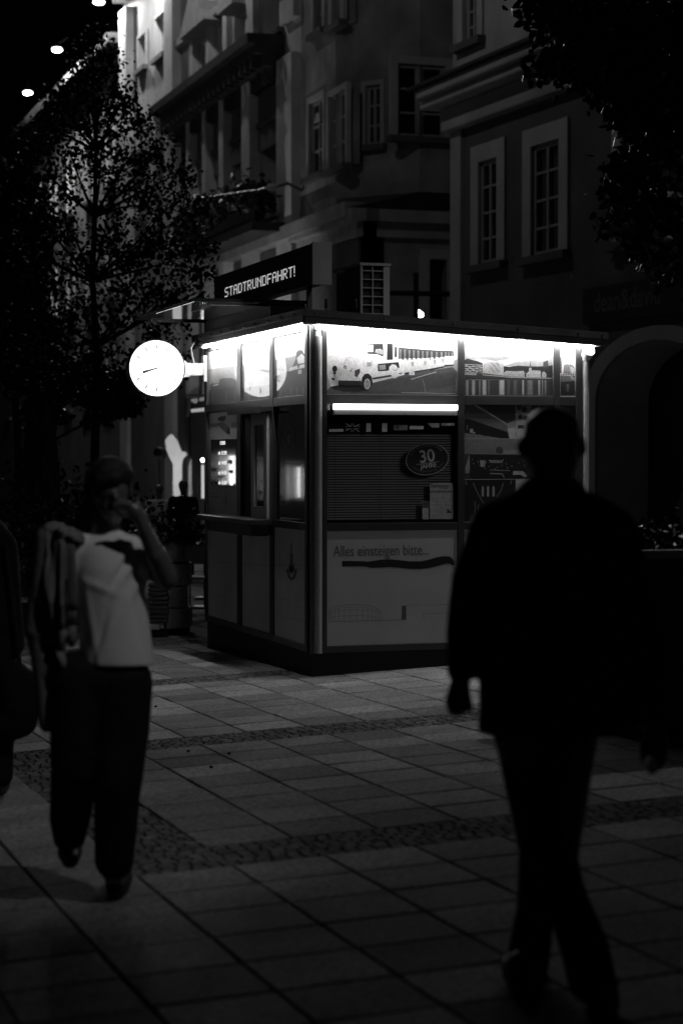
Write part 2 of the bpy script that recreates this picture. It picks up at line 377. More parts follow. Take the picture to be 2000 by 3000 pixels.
mb = MB(); fbox(mb, fN, aNear, aFar - .3, ztopArc - .02, ztopArc + .1, -3.9, -.51); mb.build('arcade_ceiling', M_stucco, bN)
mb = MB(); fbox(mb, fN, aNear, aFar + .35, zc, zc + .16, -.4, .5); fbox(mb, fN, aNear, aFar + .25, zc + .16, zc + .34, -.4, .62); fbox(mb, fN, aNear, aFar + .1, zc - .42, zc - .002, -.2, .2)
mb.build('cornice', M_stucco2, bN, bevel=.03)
mb = MB(); mb.hexa([fN.P(aNear, zc + .345, -.3), fN.P(aFar + .4, zc + .345, -.3), fN.P(aFar + .45, zc + .345, .72), fN.P(aNear, zc + .345, .72), fN.P(aNear, zc + .62, -.01), fN.P(aFar + .1, zc + .62, -.01), fN.P(aFar + .4, zc + .40, .72), fN.P(aNear, zc + .40, .72)]); mb.build('cornice_roof', M_tile, bN)
mb = MB(); fbox(mb, fN, aFar - .42, aFar + .001, -1, zc - .43, -.45, .05); mb.build('corner_quoin', M_stucco2, bN)
for h in holesN: window(bN, fN, h, 2, 4, .3, depth=.05, fw=.075)
window(bN, fN, wu, 2, 4, .22, depth=.08, fw=.1)
# side wall into the alley + roof
fNs = Fr(fN.P(aFar, 0, -.5), -nN, uN); wall(bN, 'alley_wall', fNs, 0, 14, -1, zc + 8, [], M_stucco, thick=.3)
mb = MB(); mb.hexa([fN.P(aNear, zc + 8, .5), fN.P(aFar + .4, zc + 8, .5), fN.P(aFar + .4, zc + 8, -12), fN.P(aNear, zc + 8, -12), fN.P(aNear, zc + 8.2, .5), fN.P(aFar + .4, zc + 8.2, .5), fN.P(aFar, zc + 12, -6), fN.P(aNear, zc + 12, -6)]); mb.build('roof', M_tile, bN)
# shop sign
sg = thing('shop_sign', 'dark fascia board with faint shop lettering above the arcade', 'sign', fN.P(*fN.px(1860, 880)))
s0, s1, z0, z1 = fN.rect(1722, 2080, 800, 905)
zs1 = fN.px(1722, 848)[1]; zs0 = fN.px(1722, 952)[1]
mb = MB(); fbox(mb, fN, s0 - 2.0, s1, zs0, zs1, .01, .1); mb.build('board', M_black, sg)
mb = MB(); zt = zs0 + (zs1 - zs0) * .3
M_letter = mat('faint_letters', .09, .6)
textinto(mb, 'dean&david', (zs1 - zs0) * .78, lambda u, v, w: fN.P(s1 - .35 - u, zt + v, .101 + w), bold=.004, sx=1.0)
mb.build('lettering', M_letter, sg)
# poster in the arcade
pa0, pa1, pz0, pz1 = fN.rect(1896, 1966, 1262, 1455)
po = thing('poster', 'pale product poster with dark oval pictures on the arcade pier', 'poster', fN.P(pa0, pz0, -1.0))
mb = MB(); fbox(mb, fN, pa0 - .1, pa1 + .3, pz0, pz1, -1.02, -.99); mb.build('sheet', M_trim, po)
for (x, y, rx, ry) in ((1921, 1325, 7, 17), (1956, 1318, 8, 17), (1922, 1380, 7, 14), (1904, 1396, 4, 6), (1905, 1432, 6, 10), (1921, 1430, 5, 10), (1941, 1432, 5, 10), (1955, 1434, 6, 8)):
    c_, z_ = fN.px(x, y); k = 16; sx_ = abs(fN.px(x + rx, y)[0] - c_); sz_ = abs(fN.px(x, y - ry)[1] - z_)
    mb = MB(); mb.poly([fN.P(c_ + sx_ * math.cos(2 * math.pi * i / k), z_ + sz_ * math.sin(2 * math.pi * i / k), -.985) for i in range(k)]); mb.build('picture', M_stuccod, po)
mb = MB(); fbox(mb, fN, pa0 - .5, pa1 + 2.6, -1, ztopArc, -1.5, -1.02); mb.build('inner_pier', M_stuccod, bN)
mb = MB(); q0, q1, _, _ = fN.rect(1961, 1986, 1200, 1300); fbox(mb, fN, q0, q1, -1, fN.px(1973, 1130)[1], -.97, -.8); mb.build('pier_edge', M_trim, bN)

# ================================================================ alley house with canted corner
YC = 23.6
fM = Fr((XF, 0, 0), (0, 1, 0), (-1, 0, 0)); fMs = Fr((XF, YC, 0), (1, 0, 0), (0, -1, 0))
zled = fM.px(1056, 615)[1]
sM1 = fM.px(882, 500)[0]                                   # boundary with the ornate house
bM = thing('alley_house', 'grey stucco house with canted corner and casement windows beside the alley', 'building', (XF, YC, 0))
cant = 1.7
mw = [fM.rect(908, 950, 292, 512), fM.rect(966, 1016, 272, 490), fM.rect(922, 950, -70, 92), fM.rect(975, 1005, -90, 70)]
wall(bM, 'street_wall', fM, YC + cant, sM1, zled, zled + 12, mw, M_stucco)
fMc = Fr((XF, YC + cant, 0), (cant * .75, -cant, 0), Vector((-cant, -cant * .75, 0)))
lc = Vector((cant * .75, cant)).length
cw = fMc.rect(1072, 1116, 250, 425)
wall(bM, 'canted_wall', fMc, 0, lc, zled, zled + 12, [cw], M_stucco)
fMs2 = Fr((XF + cant * .75, YC, 0), (1, 0, 0), (0, -1, 0))
sw = fMs2.rect(1163, 1302, 190, 402)
wall(bM, 'alley_wall', fMs2, 0, 9, zled, zled + 12, [sw], M_stucco)
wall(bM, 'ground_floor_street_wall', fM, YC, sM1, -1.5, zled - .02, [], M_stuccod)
dr = fMs.rect(1254, 1306, 760, 925); dr = (dr[0], dr[1], -.6, dr[3])
wall(bM, 'ground_floor_alley_wall', fMs, 0, 11, -1.5, zled - .02, [dr], M_stucco)
for h in mw: window(bM, fM, h, 2, 3, .12, depth=.08)
window(bM, fMc, cw, 2, 3, .1, depth=.08); window(bM, fMs2, sw, 2, 3, .16, depth=.08)
mb = MB(); fbox(mb, fMs, dr[0] - .2, dr[0], -.6, dr[3] + .2, -.05, .08); fbox(mb, fMs, dr[1], dr[1] + .2, -.6, dr[3] + .2, -.05, .08); fbox(mb, fMs, dr[0], dr[1], dr[3] + .001, dr[3] + .2, -.05, .079); mb.build('door_surround', M_trim, bM)
mb = MB(); fbox(mb, fMs, dr[0], dr[1], -.6, dr[3], -.3, -.24); mb.build('door', M_black, bM)
mb = MB(); fbox(mb, fM, YC - .3, sM1, zled - .25, zled, -.3, .3); fbox(mb, fMs, .01, 11, zled - .25, zled - .003, -.3, .3)
fbox(mb, fM, YC - .12, sM1, zled - .55, zled - .252, -.3, .12); fbox(mb, fMs, .01, 11, zled - .55, zled - .254, -.3, .12); mb.build('ledge', M_stone, bM)
mb = MB(); mb.poly([(XF - .3, YC - .3, zled + .004), (XF + 10, YC - .3, zled + .004), (XF + 10, YC + .0, zled + .42), (XF + cant * .75, YC - .0, zled + .42), (XF, YC + cant, zled + .42)][0:4] + [(XF, YC + cant, zled + .42)]); mb.build('ledge_roof', M_alu, bM)
mb = MB(); mb.box((XF - .4, YC - .4, zled + 12), (XF + 9, sM1, zled + 12.3)); mb.build('roof', M_tile, bM)
# opened casement that catches the light
q = [fM.px(923, 362), fM.px(940, 352), fM.px(938, 330), fM.px(930, 332)]
mb = MB(); mb.hexa([fM.P(a, z, .0) for a, z in q] + [fM.P(a, z, .03) for a, z in q]); mb.build('open_casement', M_trim, bM)

# ================================================================ ornate house with cornice, lit from the far side
bL = thing('ornate_house', 'ornate grey house with deep cornice, pilasters and planted balcony', 'building', (XF, sM1, 0))
sL1 = fM.px(528, 400)[0]
zco = fM.px(695, 240)[1]; zbal = fM.px(750, 660)[1]
cols = [(540, 576), (590, 624), (638, 674), (692, 740), (772, 826)]
hs = []
for (x0, x1) in cols:
    xm = (x0 + x1) / 2
    a0, a1, _, _ = fM.rect(x0, x1, 400, 500); hs.append((a0, a1))
zz = lambda y: fM.px(760, y)[1]
rowsL = [(zz(590), zz(420)), (zz(370), zz(235)), (zz(130), zz(-10)), (zz(-60), zz(-180))]
LH = [(a0, a1, z0, z1) for (a0, a1) in hs for (z0, z1) in rowsL]
M_stucco3 = mat('light_stucco', .6, .85, .2, var=.25, scale=.8, bump=.3, bscale=14)
wall(bL, 'facade_wall', fM, sM1, sL1, -1.6, zco + 11, LH, M_stucco3, depth=.45)
for h in LH: window(bL, fM, h, 2, 3, .13, hood=(h[2] == rowsL[2][0]), depth=.4)
mb = MB()
for x0, x1 in ((836, 880), (744, 768), (676, 690), (626, 636), (578, 588), (530, 537)):
    a0, a1, _, _ = fM.rect(x0, x1, 300, 400); d = .32 if x0 < 830 else .22
    fbox(mb, fM, a0, a1, zbal - 4, zco - .3, -.05, d); fbox(mb, fM, a0 + .03, a1 - .03, zco + .5, zco + 10, -.05, d * .7)
mb.build('pilasters', M_stucco3, bL)
mb = MB(); a0 = fM.px(835, 200)[0]
for k, (d, h0, h1) in enumerate(((.9, .1, .32), (.7, -.12, .098), (.5, -.4, -.122), (.3, -.7, -.402))): fbox(mb, fM, a0, sL1, zco + h0, zco + h1, -.05 - k * .002, d)
x = a0 + .3
while x < sL1 - .2: fbox(mb, fM, x, x + .16, zco - .42, zco - .13, .5, .72); x += .5
mb.build('cornice', M_tile, bL)
mb = MB(); fbox(mb, fM, fM.px(833, 300)[0], sL1, zco - 2.1, zco - .705, -.05, .1); mb.build('cornice_shade_band', M_stuccod, bL)  # dark band stands in for the shade under the cornice
for (x0, x1, y) in ((585, 655, 60), (700, 742, 0), (780, 826, -60)):                                       # pediments over the upper windows
    a0, a1, _, _ = fM.rect(x0, x1, y, y + 30); zt_ = fM.px((x0 + x1) / 2, y + 30)[1]; am = (a0 + a1) / 2
    mb = MB(); mb.add([fM.P(a0 - .1, zt_, -.02), fM.P(a1 + .1, zt_, -.02), fM.P(am, zt_ + 1.1, -.02), fM.P(a0 - .1, zt_, .55), fM.P(a1 + .1, zt_, .55), fM.P(am, zt_ + 1.1, .55)], [(0, 2, 1), (3, 4, 5), (0, 1, 4, 3), (1, 2, 5, 4), (2, 0, 3, 5)])
    mb.build('pediment', M_stone, bL)
mb = MB(); b0, b1, _, _ = fM.rect(640, 862, 600, 700); BAL = (b0, b1)
fbox(mb, fM, b0, b1, zbal - .5, zbal - .3, -.05, 1.0)
x = b0
while x < b1: fbox(mb, fM, x, x + .06, zbal - .3, zbal + .55, .92, .98); x += .16
fbox(mb, fM, b0, b1, zbal + .552, zbal + .62, .9, 1.0); mb.build('balcony', M_dark, bL)
mb = MB(); fbox(mb, fM, YC, sL1, fM.px(750, 710)[1] - .3, fM.px(750, 710)[1], -.05, .35); mb.build('string_course', M_stone, bL)
mb = MB(); mb.box((XF - .6, sM1, zco + 11), (XF + 10, sL1, zco + 11.4)); mb.build('roof', M_tile, bL)

# ================================================================ far bright house
bK = thing('lamplit_house', 'tall pale house glaring under the row of street lamps', 'building', (XF, sL1, 0))
sK1 = fM.px(372, 400)[0]; sK2 = 95.0
kw = [fM.rect(458, 486, 45, 165), fM.rect(408, 430, 105, 200), fM.rect(454, 484, 330, 430), fM.rect(404, 426, 350, 440), fM.rect(454, 484, 560, 660), fM.rect(404, 426, 560, 640)]
fK = Fr((XF - .1, 0, 0), (0, 1, 0), (-1, 0, 0))
kw = [fK.rect(458, 486, 45, 165), fK.rect(408, 430, 105, 200), fK.rect(454, 484, 330, 430), fK.rect(404, 426, 350, 440), fK.rect(454, 484, 560, 660), fK.rect(404, 426, 560, 640)]
zK = fK.px(365, 8)[1]
wall(bK, 'facade_wall', fK, sL1 - 1.4, sK1, -2, zK, kw, M_stucco2, thick=1)
for h in kw: window(bK, fK, h, 2, 3, .1)
mb = MB(); a0, a1, _, _ = fK.rect(505, 530, 100, 300); fbox(mb, fK, a0, a1, -2, zK - .4, -.05, .25); a0, a1, _, _ = fK.rect(372, 392, 100, 300); fbox(mb, fK, a0, a1, -2, zK - .4, -.05, .25); mb.build('pilasters', M_stucco2, bK)
mb = MB(); fbox(mb, fK, sL1 - 1.4, sK1, zK, zK + .3, -.3, .35); mb.build('cornice', M_stone, bK)
mb = MB(); mb.hexa([fK.P(sL1 - 1.4, zK + .3, .4), fK.P(sK1, zK + .3, .4), fK.P(sK1, zK + .3, -9), fK.P(sL1 - 1.4, zK + .3, -9), fK.P(sL1 - 1.4, zK + .5, .3), fK.P(sK1, zK + .5, .3), fK.P(sK1, zK + 3.6, -5), fK.P(sL1 - 1.4, zK + 3.6, -5)]); mb.build('roof', M_tile, bK)
mb = MB(); fbox(mb, fK, sL1 - 1.4, sK1, -3, 4.6, -.04, .12); mb.build('darkened_base', M_stuccod, bK)  # dark sheet added to tone down the lamplit foot of the wall
mb = MB(); fbox(mb, fM, YC + .01, sL1, -3, fM.px(750, 712)[1] - .32, -.04, .06); mb.build('darkened_base', M_stuccod, bL)  # same kind of added dark sheet, dims the foot of the ornate house
bJ = thing('street_end_house', 'darker house closing the row behind the left tree', 'building', (XF, sK1, 0))
fJ = Fr((XF - .1, 0, 0), (0, 1, 0), (-1, 0, 0)); jw = []
for k in range(7):
    for zf in (3.5, 7, 10.5): jw.append((sK1 + 1.5 + 3.6 * k, sK1 + 2.6 + 3.6 * k, zf, zf + 1.8))
wall(bJ, 'facade_wall', fJ, sK1, sK2, -3, zK - 1.2, jw, M_stucco, thick=1)
for h in jw: window(bJ, fJ, h, 2, 3, .15)
mb = MB(); mb.box((XF - .6, sK1, zK - 1.2), (XF + 9, sK2, zK - .9)); mb.build('roof', M_tile, bJ)
mb = MB(); fbox(mb, fJ, sK1, sK2, -3, 4.6, -.04, .12); mb.build('darkened_base', M_stuccod, bJ)  # added dark sheet, dims the foot of the end house

# ================================================================ left side of the street (outside the frame, mirrored in the kiosk glass)
fG = Fr((-9.5, 0, 0), (0, 1, 0), (1, 0, 0))
bG = thing('shop_house', 'dark house with two lit shop windows, mirrored in the kiosk glass', 'building', (-9.5, 30, 0))
gw = [(30.6, 31.5, .75, 1.55), (32.0, 33.1, .7, 1.6), (35.2, 36.1, .6, 1.7), (38, 39.6, .9, 1.9)]
wall(bG, 'facade_wall', fG, 8, 60, -2, 12, gw + [(12 + 3.5 * k, 13.1 + 3.5 * k, 5, 6.8) for k in range(12)], M_black)
for h in gw: window(bG, fG, h, 2, 1, .1, lit=True, sill=False)
for k in range(12): window(bG, fG, (12 + 3.5 * k, 13.1 + 3.5 * k, 5, 6.8), 2, 3, .1, M=M_stuccod)
mb = MB(); mb.box((-18, 8, 12), (-9.1, 60, 12.3)); mb.build('roof', M_tile, bG)

# ================================================================ STREET LAMPS
def lamp(px, py, H, watts, label, wire=True):
    r = ray(px, py); t = H / r.z; p = CAM + r * t
    o = thing('street_lamp', label, 'street lamp', p, 'lamps strung along the facades')
    mb = MB(); mb.ball(p, .17, 16, 8, (1, 1, .45)); mb.build('diffuser', M_lamp, o, smooth=True)
    mb = MB(); mb.tube(p + Vector((0, 0, .05)), p + Vector((0, 0, .2)), .2, .06, 14); mb.build('shade', M_dark, o)
    mb = MB(); mb.tube(p + Vector((0, 0, .2)), Vector((XF - .5, p.y, p.z + .45)), .025); mb.build('arm', M_dark, o)
    l = bpy.data.lights.new('lamp_light', 'SPOT'); l.energy = watts; l.spot_size = R(178); l.spot_blend = .15; l.shadow_soft_size = .12
    lo = bpy.data.objects.new('lamp_light', l); C.objects.link(lo); lo.location = (0, 0, -.16); lo.parent = o
    return o
lamp(290, 6, 14.2, 1100, 'glowing street lamp at the top edge above the tree crown, highest of three')
lamp(168, 146, 14.2, 2600, 'glowing oval street lamp left of the crown, middle of three')
lamp(82, 272, 14.2, 2000, 'glowing street lamp farthest down the row, lowest in the picture')
lamp(405, -120, 14.2, 450, 'added unseen lamp in line with the row just above the picture, second nearest to the kiosk')  # extra lamp out of view, added to brighten the facades
lamp(362, -360, 14.2, 210, 'added unseen lamp in line with the row above the picture, nearest to the kiosk')  # extra lamp out of view, added to wash the ornate house
def overhead(loc, watts, label, size=.25, kind='SPOT'):  # lamps added out of view, each with its own fixture
    p = Vector(loc); o = thing('added_overhead_lamp', label, 'street lamp', p, 'added unseen lamps over the pavement')
    mb = MB(); mb.ball(p, size, 16, 8, (1, 1, .4)); mb.build('diffuser', M_lampdim, o, smooth=True)
    mb = MB(); mb.tube(p + Vector((0, 0, .04)), p + Vector((0, 0, .2)), size * 1.15, .08, 14); mb.build('shade', M_dark, o)
    mb = MB(); mb.tube(p + Vector((0, 0, .2)), p + Vector((6, 1, 1.2)), .01); mb.tube(p + Vector((0, 0, .2)), p + Vector((-6, -1, 1.2)), .01); mb.build('cable', M_dark, o)
    l = bpy.data.lights.new('lamp_light', kind); l.energy = watts; l.shadow_soft_size = size * .5
    if kind == 'SPOT': l.spot_size = R(138); l.spot_blend = 1
    lo = bpy.data.objects.new('lamp_light', l); C.objects.link(lo); lo.location = (0, 0, -size * .5 - .15); lo.parent = o
overhead((3.6, -1.0, 6.6), 360, 'added unseen lamp over the pavement right of the kiosk')  # added to light the paving around the kiosk
overhead((2.5, 16, 13), 125, 'added unseen lamp over the street behind the kiosk', kind='POINT')  # added to light the house fronts behind the kiosk

ol = thing('added_spotlight', 'added spotlight, unseen above the two walking men, for the white shirt', 'spotlight', (-1.6, -11.2, 6.6))  # added out of view to light the white shirt
mb = MB(); dv = (Vector((-3.1, -7.5, 1.9)) - ol.location).normalized(); mb.tube(ol.location - dv * .25, ol.location, .07, .1, 14); mb.build('housing', M_dark, ol); mb = MB(); mb.tube(ol.location - dv * .2, ol.location - dv * .2 + Vector((7, 1, 1)), .01); mb.build('cable', M_dark, ol)
l = bpy.data.lights.new('spot', 'SPOT'); l.energy = 200; l.spot_size = R(30); l.spot_blend = .9; l.shadow_soft_size = .06; lo = bpy.data.objects.new('spot', l); C.objects.link(lo); lo.parent = ol; lo.location = dv * .03; lo.rotation_euler = dv.to_track_quat('-Z', 'Y').to_euler()
fl_ = thing('added_floodlight', 'added unseen flood lamp on the camera side, lights the kiosk front', 'added_floodlight', (5, -13, 7))  # added out of view to light the kiosk's front panels and blind
mb = MB(); mb.hexa([(4.7, -13.2, 6.8), (5.2, -13.3, 6.8), (5.3, -13.0, 6.9), (4.8, -12.9, 6.9), (4.7, -13.2, 7.15), (5.2, -13.3, 7.15), (5.3, -13.0, 7.2), (4.8, -12.9, 7.2)]); mb.build('housing', M_dark, fl_); mb = MB(); mb.tube((5.1, -13.1, 7.1), (9.5, -13.1, 7.4), .03); mb.build('arm', M_dark, fl_)
def head(loc, aim, w, ang):
    l = bpy.data.lights.new('added_flood_light', 'SPOT'); l.energy = w; l.spot_size = R(ang); l.spot_blend = 1; l.shadow_soft_size = .12
    lo = bpy.data.objects.new('added_flood_light', l); C.objects.link(lo); lo.parent = fl_; lo.location = loc; lo.rotation_euler = (Vector(aim) - Vector((5, -13, 7)) - Vector(loc)).to_track_quat('-Z', 'Y').to_euler()
head((.1, .25, -.08), (.9, 0, 1.2), 200, 30)

# ================================================================ KIOSK
K = thing('ticket_kiosk', 'glass and metal sightseeing ticket kiosk with lit photo panels under a flat roof', 'kiosk', (0, 0, 0))
XR, YL = 2.366, 3.509
sl = lambda x: -.053 * x                                   # the roof falls to the right
mb = MB(); mb.hexa([(.012, .012, -.16), (2.44, .012, -.16), (2.44, 3.49, -.16), (.012, 3.49, -.16), (.012, .012, .19), (2.44, .012, .19), (2.44, 3.49, .19), (.012, 3.49, .19)]); mb.build('plinth', M_black, K)
mb = MB()                                                  # front frame (facing the camera), then the street-side frame
def fpost(x0, x1, z0=.19, z1=None, y0=-.012, y1=.05): mb.hexa([(x0, y0, z0), (x1, y0, z0), (x1, y1, z0), (x0, y1, z0), (x0, y0, z1 or 2.84 + sl(x0)), (x1, y0, z1 or 2.84 + sl(x1)), (x1, y1, z1 or 2.84 + sl(x1)), (x0, y1, z1 or 2.84 + sl(x0))])
for a, b in ((.085, .127), (1.253, 1.311), (2.108, 2.164), (2.31, 2.366)): fpost(a, b)
for a, b in ((.127, 1.253), (1.311, 2.108), (2.164, 2.31)):
    mb.box((a, -.01, .19), (b, .05, .244)); mb.box((a, -.01, 1.173), (b, .05, 1.235)); mb.box((a, -.01, 2.2), (b, .05, 2.275))
    mb.hexa([(a, -.01, 2.815 + sl(a)), (b, -.01, 2.815 + sl(b)), (b, .05, 2.815 + sl(b)), (a, .05, 2.815 + sl(a)), (a, -.01, 2.84 + sl(a)), (b, -.01, 2.84 + sl(b)), (b, .05, 2.84 + sl(b)), (a, .05, 2.84 + sl(a))])
mb.build('front_frame', M_alu, K, bevel=.003)
mb = MB()
for a, b in ((.085, .157), (1.092, 1.199), (2.159, 2.291), (3.427, 3.509)): mb.box((-.012, a, .19), (.05, b, 2.84))
for a, b in ((.157, 1.092), (1.199, 2.159), (2.291, 3.427)):
    mb.box((-.01, a, .19), (.05, b, .244)); mb.box((-.01, a, 1.173), (.05, b, 1.235)); mb.box((-.01, a, 2.2), (.05, b, 2.275)); mb.box((-.01, a, 2.79), (.05, b, 2.84))
mb.build('side_frame', M_alu, K, bevel=.003)
mb = MB(); mb.tube((.048, -.012, .19), (.048, -.012, 2.74), .034, n=20); mb.build('corner_post', M_post0, K)
mb = MB(); mb.tube((.048, -.012, 2.741), (.048, -.012, 2.79), .026, n=16); mb.tube((.048, -.012, 2.79), (.048, -.012, 2.85), .036, n=16); mb.build('post_cap', M_soffit, K)
mb = MB(); mb.box((-.014, -.014, .19), (.012, .012, 2.84)); mb.box((.012, .015, .19), (.084, .05, 2.84)); mb.box((.015, .05, .19), (.05, .084, 2.84)); mb.build('corner_profile', M_dark, K)
mb = MB(); mb.tube((2.402, .01, .1), (2.402, .01, 2.58), .032, n=16); mb.build('downpipe', M_post0, K)
mb = MB(); mb.tube((2.402, -.01, 2.62), (2.402, -.07, 2.66), .045, .05, 16); mb.tube((2.402, .01, 2.58), (2.402, .01, 2.70), .04, n=14); mb.build('pipe_elbow', M_soffit, K)
# body behind the panels: back and right walls, inner lining
mb = MB(); mb.box((2.30, .052, .19), (2.36, 3.5, 2.70)); mb.box((.06, 3.44, .19), (2.299, 3.5, 2.70)); mb.box((.07, .06, .19), (2.29, 3.43, .26)); mb.build('rear_walls', M_dark, K)
# roof
RO = .1
def roofslab(mb, x0, x1, y0, y1, z0, z1): mb.hexa([(x0, y0, z0 + sl(x0)), (x1, y0, z0 + sl(x1)), (x1, y1, z0 + sl(x1)), (x0, y1, z0 + sl(x0)), (x0, y0, z1 + sl(x0)), (x1, y0, z1 + sl(x1)), (x1, y1, z1 + sl(x1)), (x0, y1, z1 + sl(x0))])
mb = MB(); roofslab(mb, -.085, 2.53, -.085, 3.6, 2.842, 2.93); mb.build('roof', M_roof, K)
mb = MB(); roofslab(mb, -.1, -.0855, -.1, 3.615, 2.834, 2.888); roofslab(mb, -.1, 2.545, -.1, -.0855, 2.834, 2.888)
roofslab(mb, -.112, -.0858, -.112, 3.615, 2.8885, 2.945); roofslab(mb, -.0856, 2.557, -.112, -.0858, 2.8885, 2.945); roofslab(mb, 2.5305, 2.55, -.0855, 3.6, 2.834, 2.945)
for y in [.45 + .78 * k for k in range(5)]: mb.box((-.1145, y, 2.88), (-.1121, y + .015, 2.955))
mb.build('fascia', M_roof, K, bevel=.002)
mb = MB()
for y in [.1 + .39 * k for k in range(9)]: mb.tube((-.1125, y, 2.914), (-.128, y, 2.914), .012, .009, 10)
for x in (-.0, .58, 1.17, 1.74, 2.28, 2.5): mb.tube((x, -.1125, 2.916 + sl(x)), (x, -.127, 2.916 + sl(x)), .011, .008, 10)
mb.build('bolts', M_chrome, K)
mb = MB(); mb.box((-.083, -.083, 2.8285), (-.02, 3.59, 2.8405)); roofslab(mb, -.019, 2.50, -.083, -.02, 2.8285, 2.8405); mb.build('soffit', M_soffit, K)
mb = MB(); mb.box((-.08, .02, 2.814), (-.06, 3.3, 2.827)); mb.build('light_strip', M_led, K)
mb = MB(); roofslab(mb, .02, 2.44, -.08, -.06, 2.814, 2.827); mb.build('light_strip', M_led, K)
# flat awning plate above the ticket window
mb = MB(); mb.box((-.74, .93, 3.066), (.25, 3.3, 3.10)); o = mb.build('awning_plate', M_gloss, K, bevel=.004)
mb = MB(); mb.box((-.07, .96, 2.947), (.24, 3.28, 3.064)); mb.box((-.60, 1.0, 3.05), (-.071, 1.04, 3.065)); mb.box((-.60, 3.2, 3.05), (-.071, 3.24, 3.065)); mb.build('awning_housing', M_black, K)

# ---- lower printed panels
def pF(x, y, d=0): p = onY(x, y, 0); return Vector((p.x, -d, p.z))
def pS(x, y, d=0): p = onX(x, y, 0); return Vector((-d, p.y, p.z))
def spanel(name, y0, y1, z0, z1, M, X=.004): return MB().box((X, y0, z0), (X + .03, y1, z1)).build(name, M, K)
for i, (a, b) in enumerate(((.127, 1.253), (1.311, 2.108), (2.164, 2.31))):
    MB().box((a, .004, .244), (b, .034, 1.173)).build('wall_panel', M_panel, K)
for i, (a, b) in enumerate(((.157, 1.092), (1.199, 2.159), (2.291, 3.427))): spanel('wall_panel', a, b, .244, 1.173, M_panel2)
# printing on the big front panel
mb = MB().use(ink(.10))
textinto(mb, 'Alles einsteigen bitte...', .125, lambda u, v, w: Vector((.182 + u, .0028 - w, .968 + v + (u) * .004)), sx=.728, bold=.0)
mb.build('slogan_lettering', None, K); mb = MB()
def stroke(mb, pts, wd, d, f):
    for (x0, y0), (x1, y1) in zip(pts, pts[1:]):
        v = Vector((x1 - x0, y1 - y0)); L = v.length or 1; n = Vector((-v.y, v.x)) / L * wd / 2; e = v / L * wd * .25
        mb.poly([f(x0 - e.x - n.x, y0 - e.y - n.y, d), f(x1 + e.x - n.x, y1 + e.y - n.y, d), f(x1 + e.x + n.x, y1 + e.y + n.y, d), f(x0 - e.x + n.x, y0 - e.y + n.y, d)])
s = 410 / 1568; zz6 = lambda x, y: (940 + x * s, 1550 + y * s)
def arcl(xa, xb, yb, h, n=14): return [zz6(xa + (xb - xa) * i / n, yb - h * math.sqrt(max(0, 1 - (2 * i / n - 1) ** 2))) for i in range(n + 1)]
mb.use(ink(.15))
stroke(mb, [zz6(85, 905)] + [zz6(x, 905 - 58 * math.sin((x - 60) / 620 * math.pi) ** .6) for x in range(120, 660, 45)] + [zz6(672, 930), zz6(672, 1020)], 1.2, -.0028, pF)
stroke(mb, [zz6(80, 935)] + [zz6(x, 935 - 62 * math.sin((x - 60) / 620 * math.pi) ** .6) for x in range(120, 650, 45)] + [zz6(660, 950)], .9, -.0028, pF)
stroke(mb, [zz6(x, 955 - 52 * math.sin((x - 60) / 620 * math.pi) ** .6) for x in range(85, 665, 45)], .9, -.0028, pF)
stroke(mb, [zz6(x, 1000 - 30 * math.sin((x - 60) / 620 * math.pi) ** .6) for x in range(85, 665, 45)], .9, -.0028, pF)
for x in (92, 115, 155, 200, 262, 330, 400, 467, 525, 575, 612, 645): stroke(mb, [zz6(x, 938 - 60 * math.sin(max(.03, (x - 60) / 620 * math.pi)) ** .6), zz6(x, 1030)], 1.0, -.0028, pF)
stroke(mb, [zz6(80, 1040), zz6(905, 1018)], 1.3, -.0028, pF)
mb.use(ink(.09)); mb.poly([pF(*zz6(905, 860), -.0026), pF(*zz6(955, 858), -.0026), pF(*zz6(955, 1015), -.0026), pF(*zz6(905, 1017), -.0026)])
mb.use(ink(.16)); stroke(mb, [zz6(955, 856), zz6(1530, 840)], 1.0, -.0026, pF); stroke(mb, [zz6(1152, 1010), zz6(1152, 948), zz6(1530, 938)], 1.1, -.0026, pF)
mb.build('building_drawing', None, K); mb = MB()
# painted-over line: a thick dark stroke with a wavy edge
mb.use(ink(.015)); up = [(238, 358), (300, 357), (470, 360), (520, 366), (560, 360), (680, 342), (760, 338), (860, 346), (1000, 362), (1120, 362), (1200, 345), (1300, 315), (1380, 303), (1440, 308), (1475, 335), (1495, 378), (1490, 408), (1470, 410)]
lo_ = [(238, 420), (300, 420), (470, 418), (520, 425), (560, 435), (680, 432), (760, 425), (860, 432), (1000, 448), (1120, 448), (1200, 438), (1300, 415), (1370, 395), (1410, 388), (1440, 388), (1455, 395), (1462, 404), (1466, 410)]
for k in range(len(up) - 1): mb.poly([pF(*zz6(*up[k]), -.0022), pF(*zz6(*lo_[k]), -.0022), pF(*zz6(*lo_[k + 1]), -.0022), pF(*zz6(*up[k + 1]), -.0022)])
mb.build('painted_out_line', None, K)
mb = MB().use(ink(.12))
for k, (y0, y1, w) in enumerate(((1590, 1600, 2.5), (1600, 1622, 4), (1622, 1660, 8), (1660, 1668, 16), (1668, 1676, 12))): stroke(mb, [(853, y0), (853, y1)], w, -.002, pS)
stroke(mb, [(840, 1668), (846, 1690), (853, 1698), (862, 1690), (867, 1668)], 6, -.002, pS); stroke(mb, [(844, 1654), (868, 1652)], 1.4, -.002, pS)
mb.build('tower_emblem', None, K); mb = MB(); mb.use(ink(.3)); stroke(mb, [(808, 1752), (840, 1756), (852, 1775), (893, 1782)], 1.2, -.002, pS); stroke(mb, [(808, 1800), (893, 1822)], 1.2, -.002, pS)
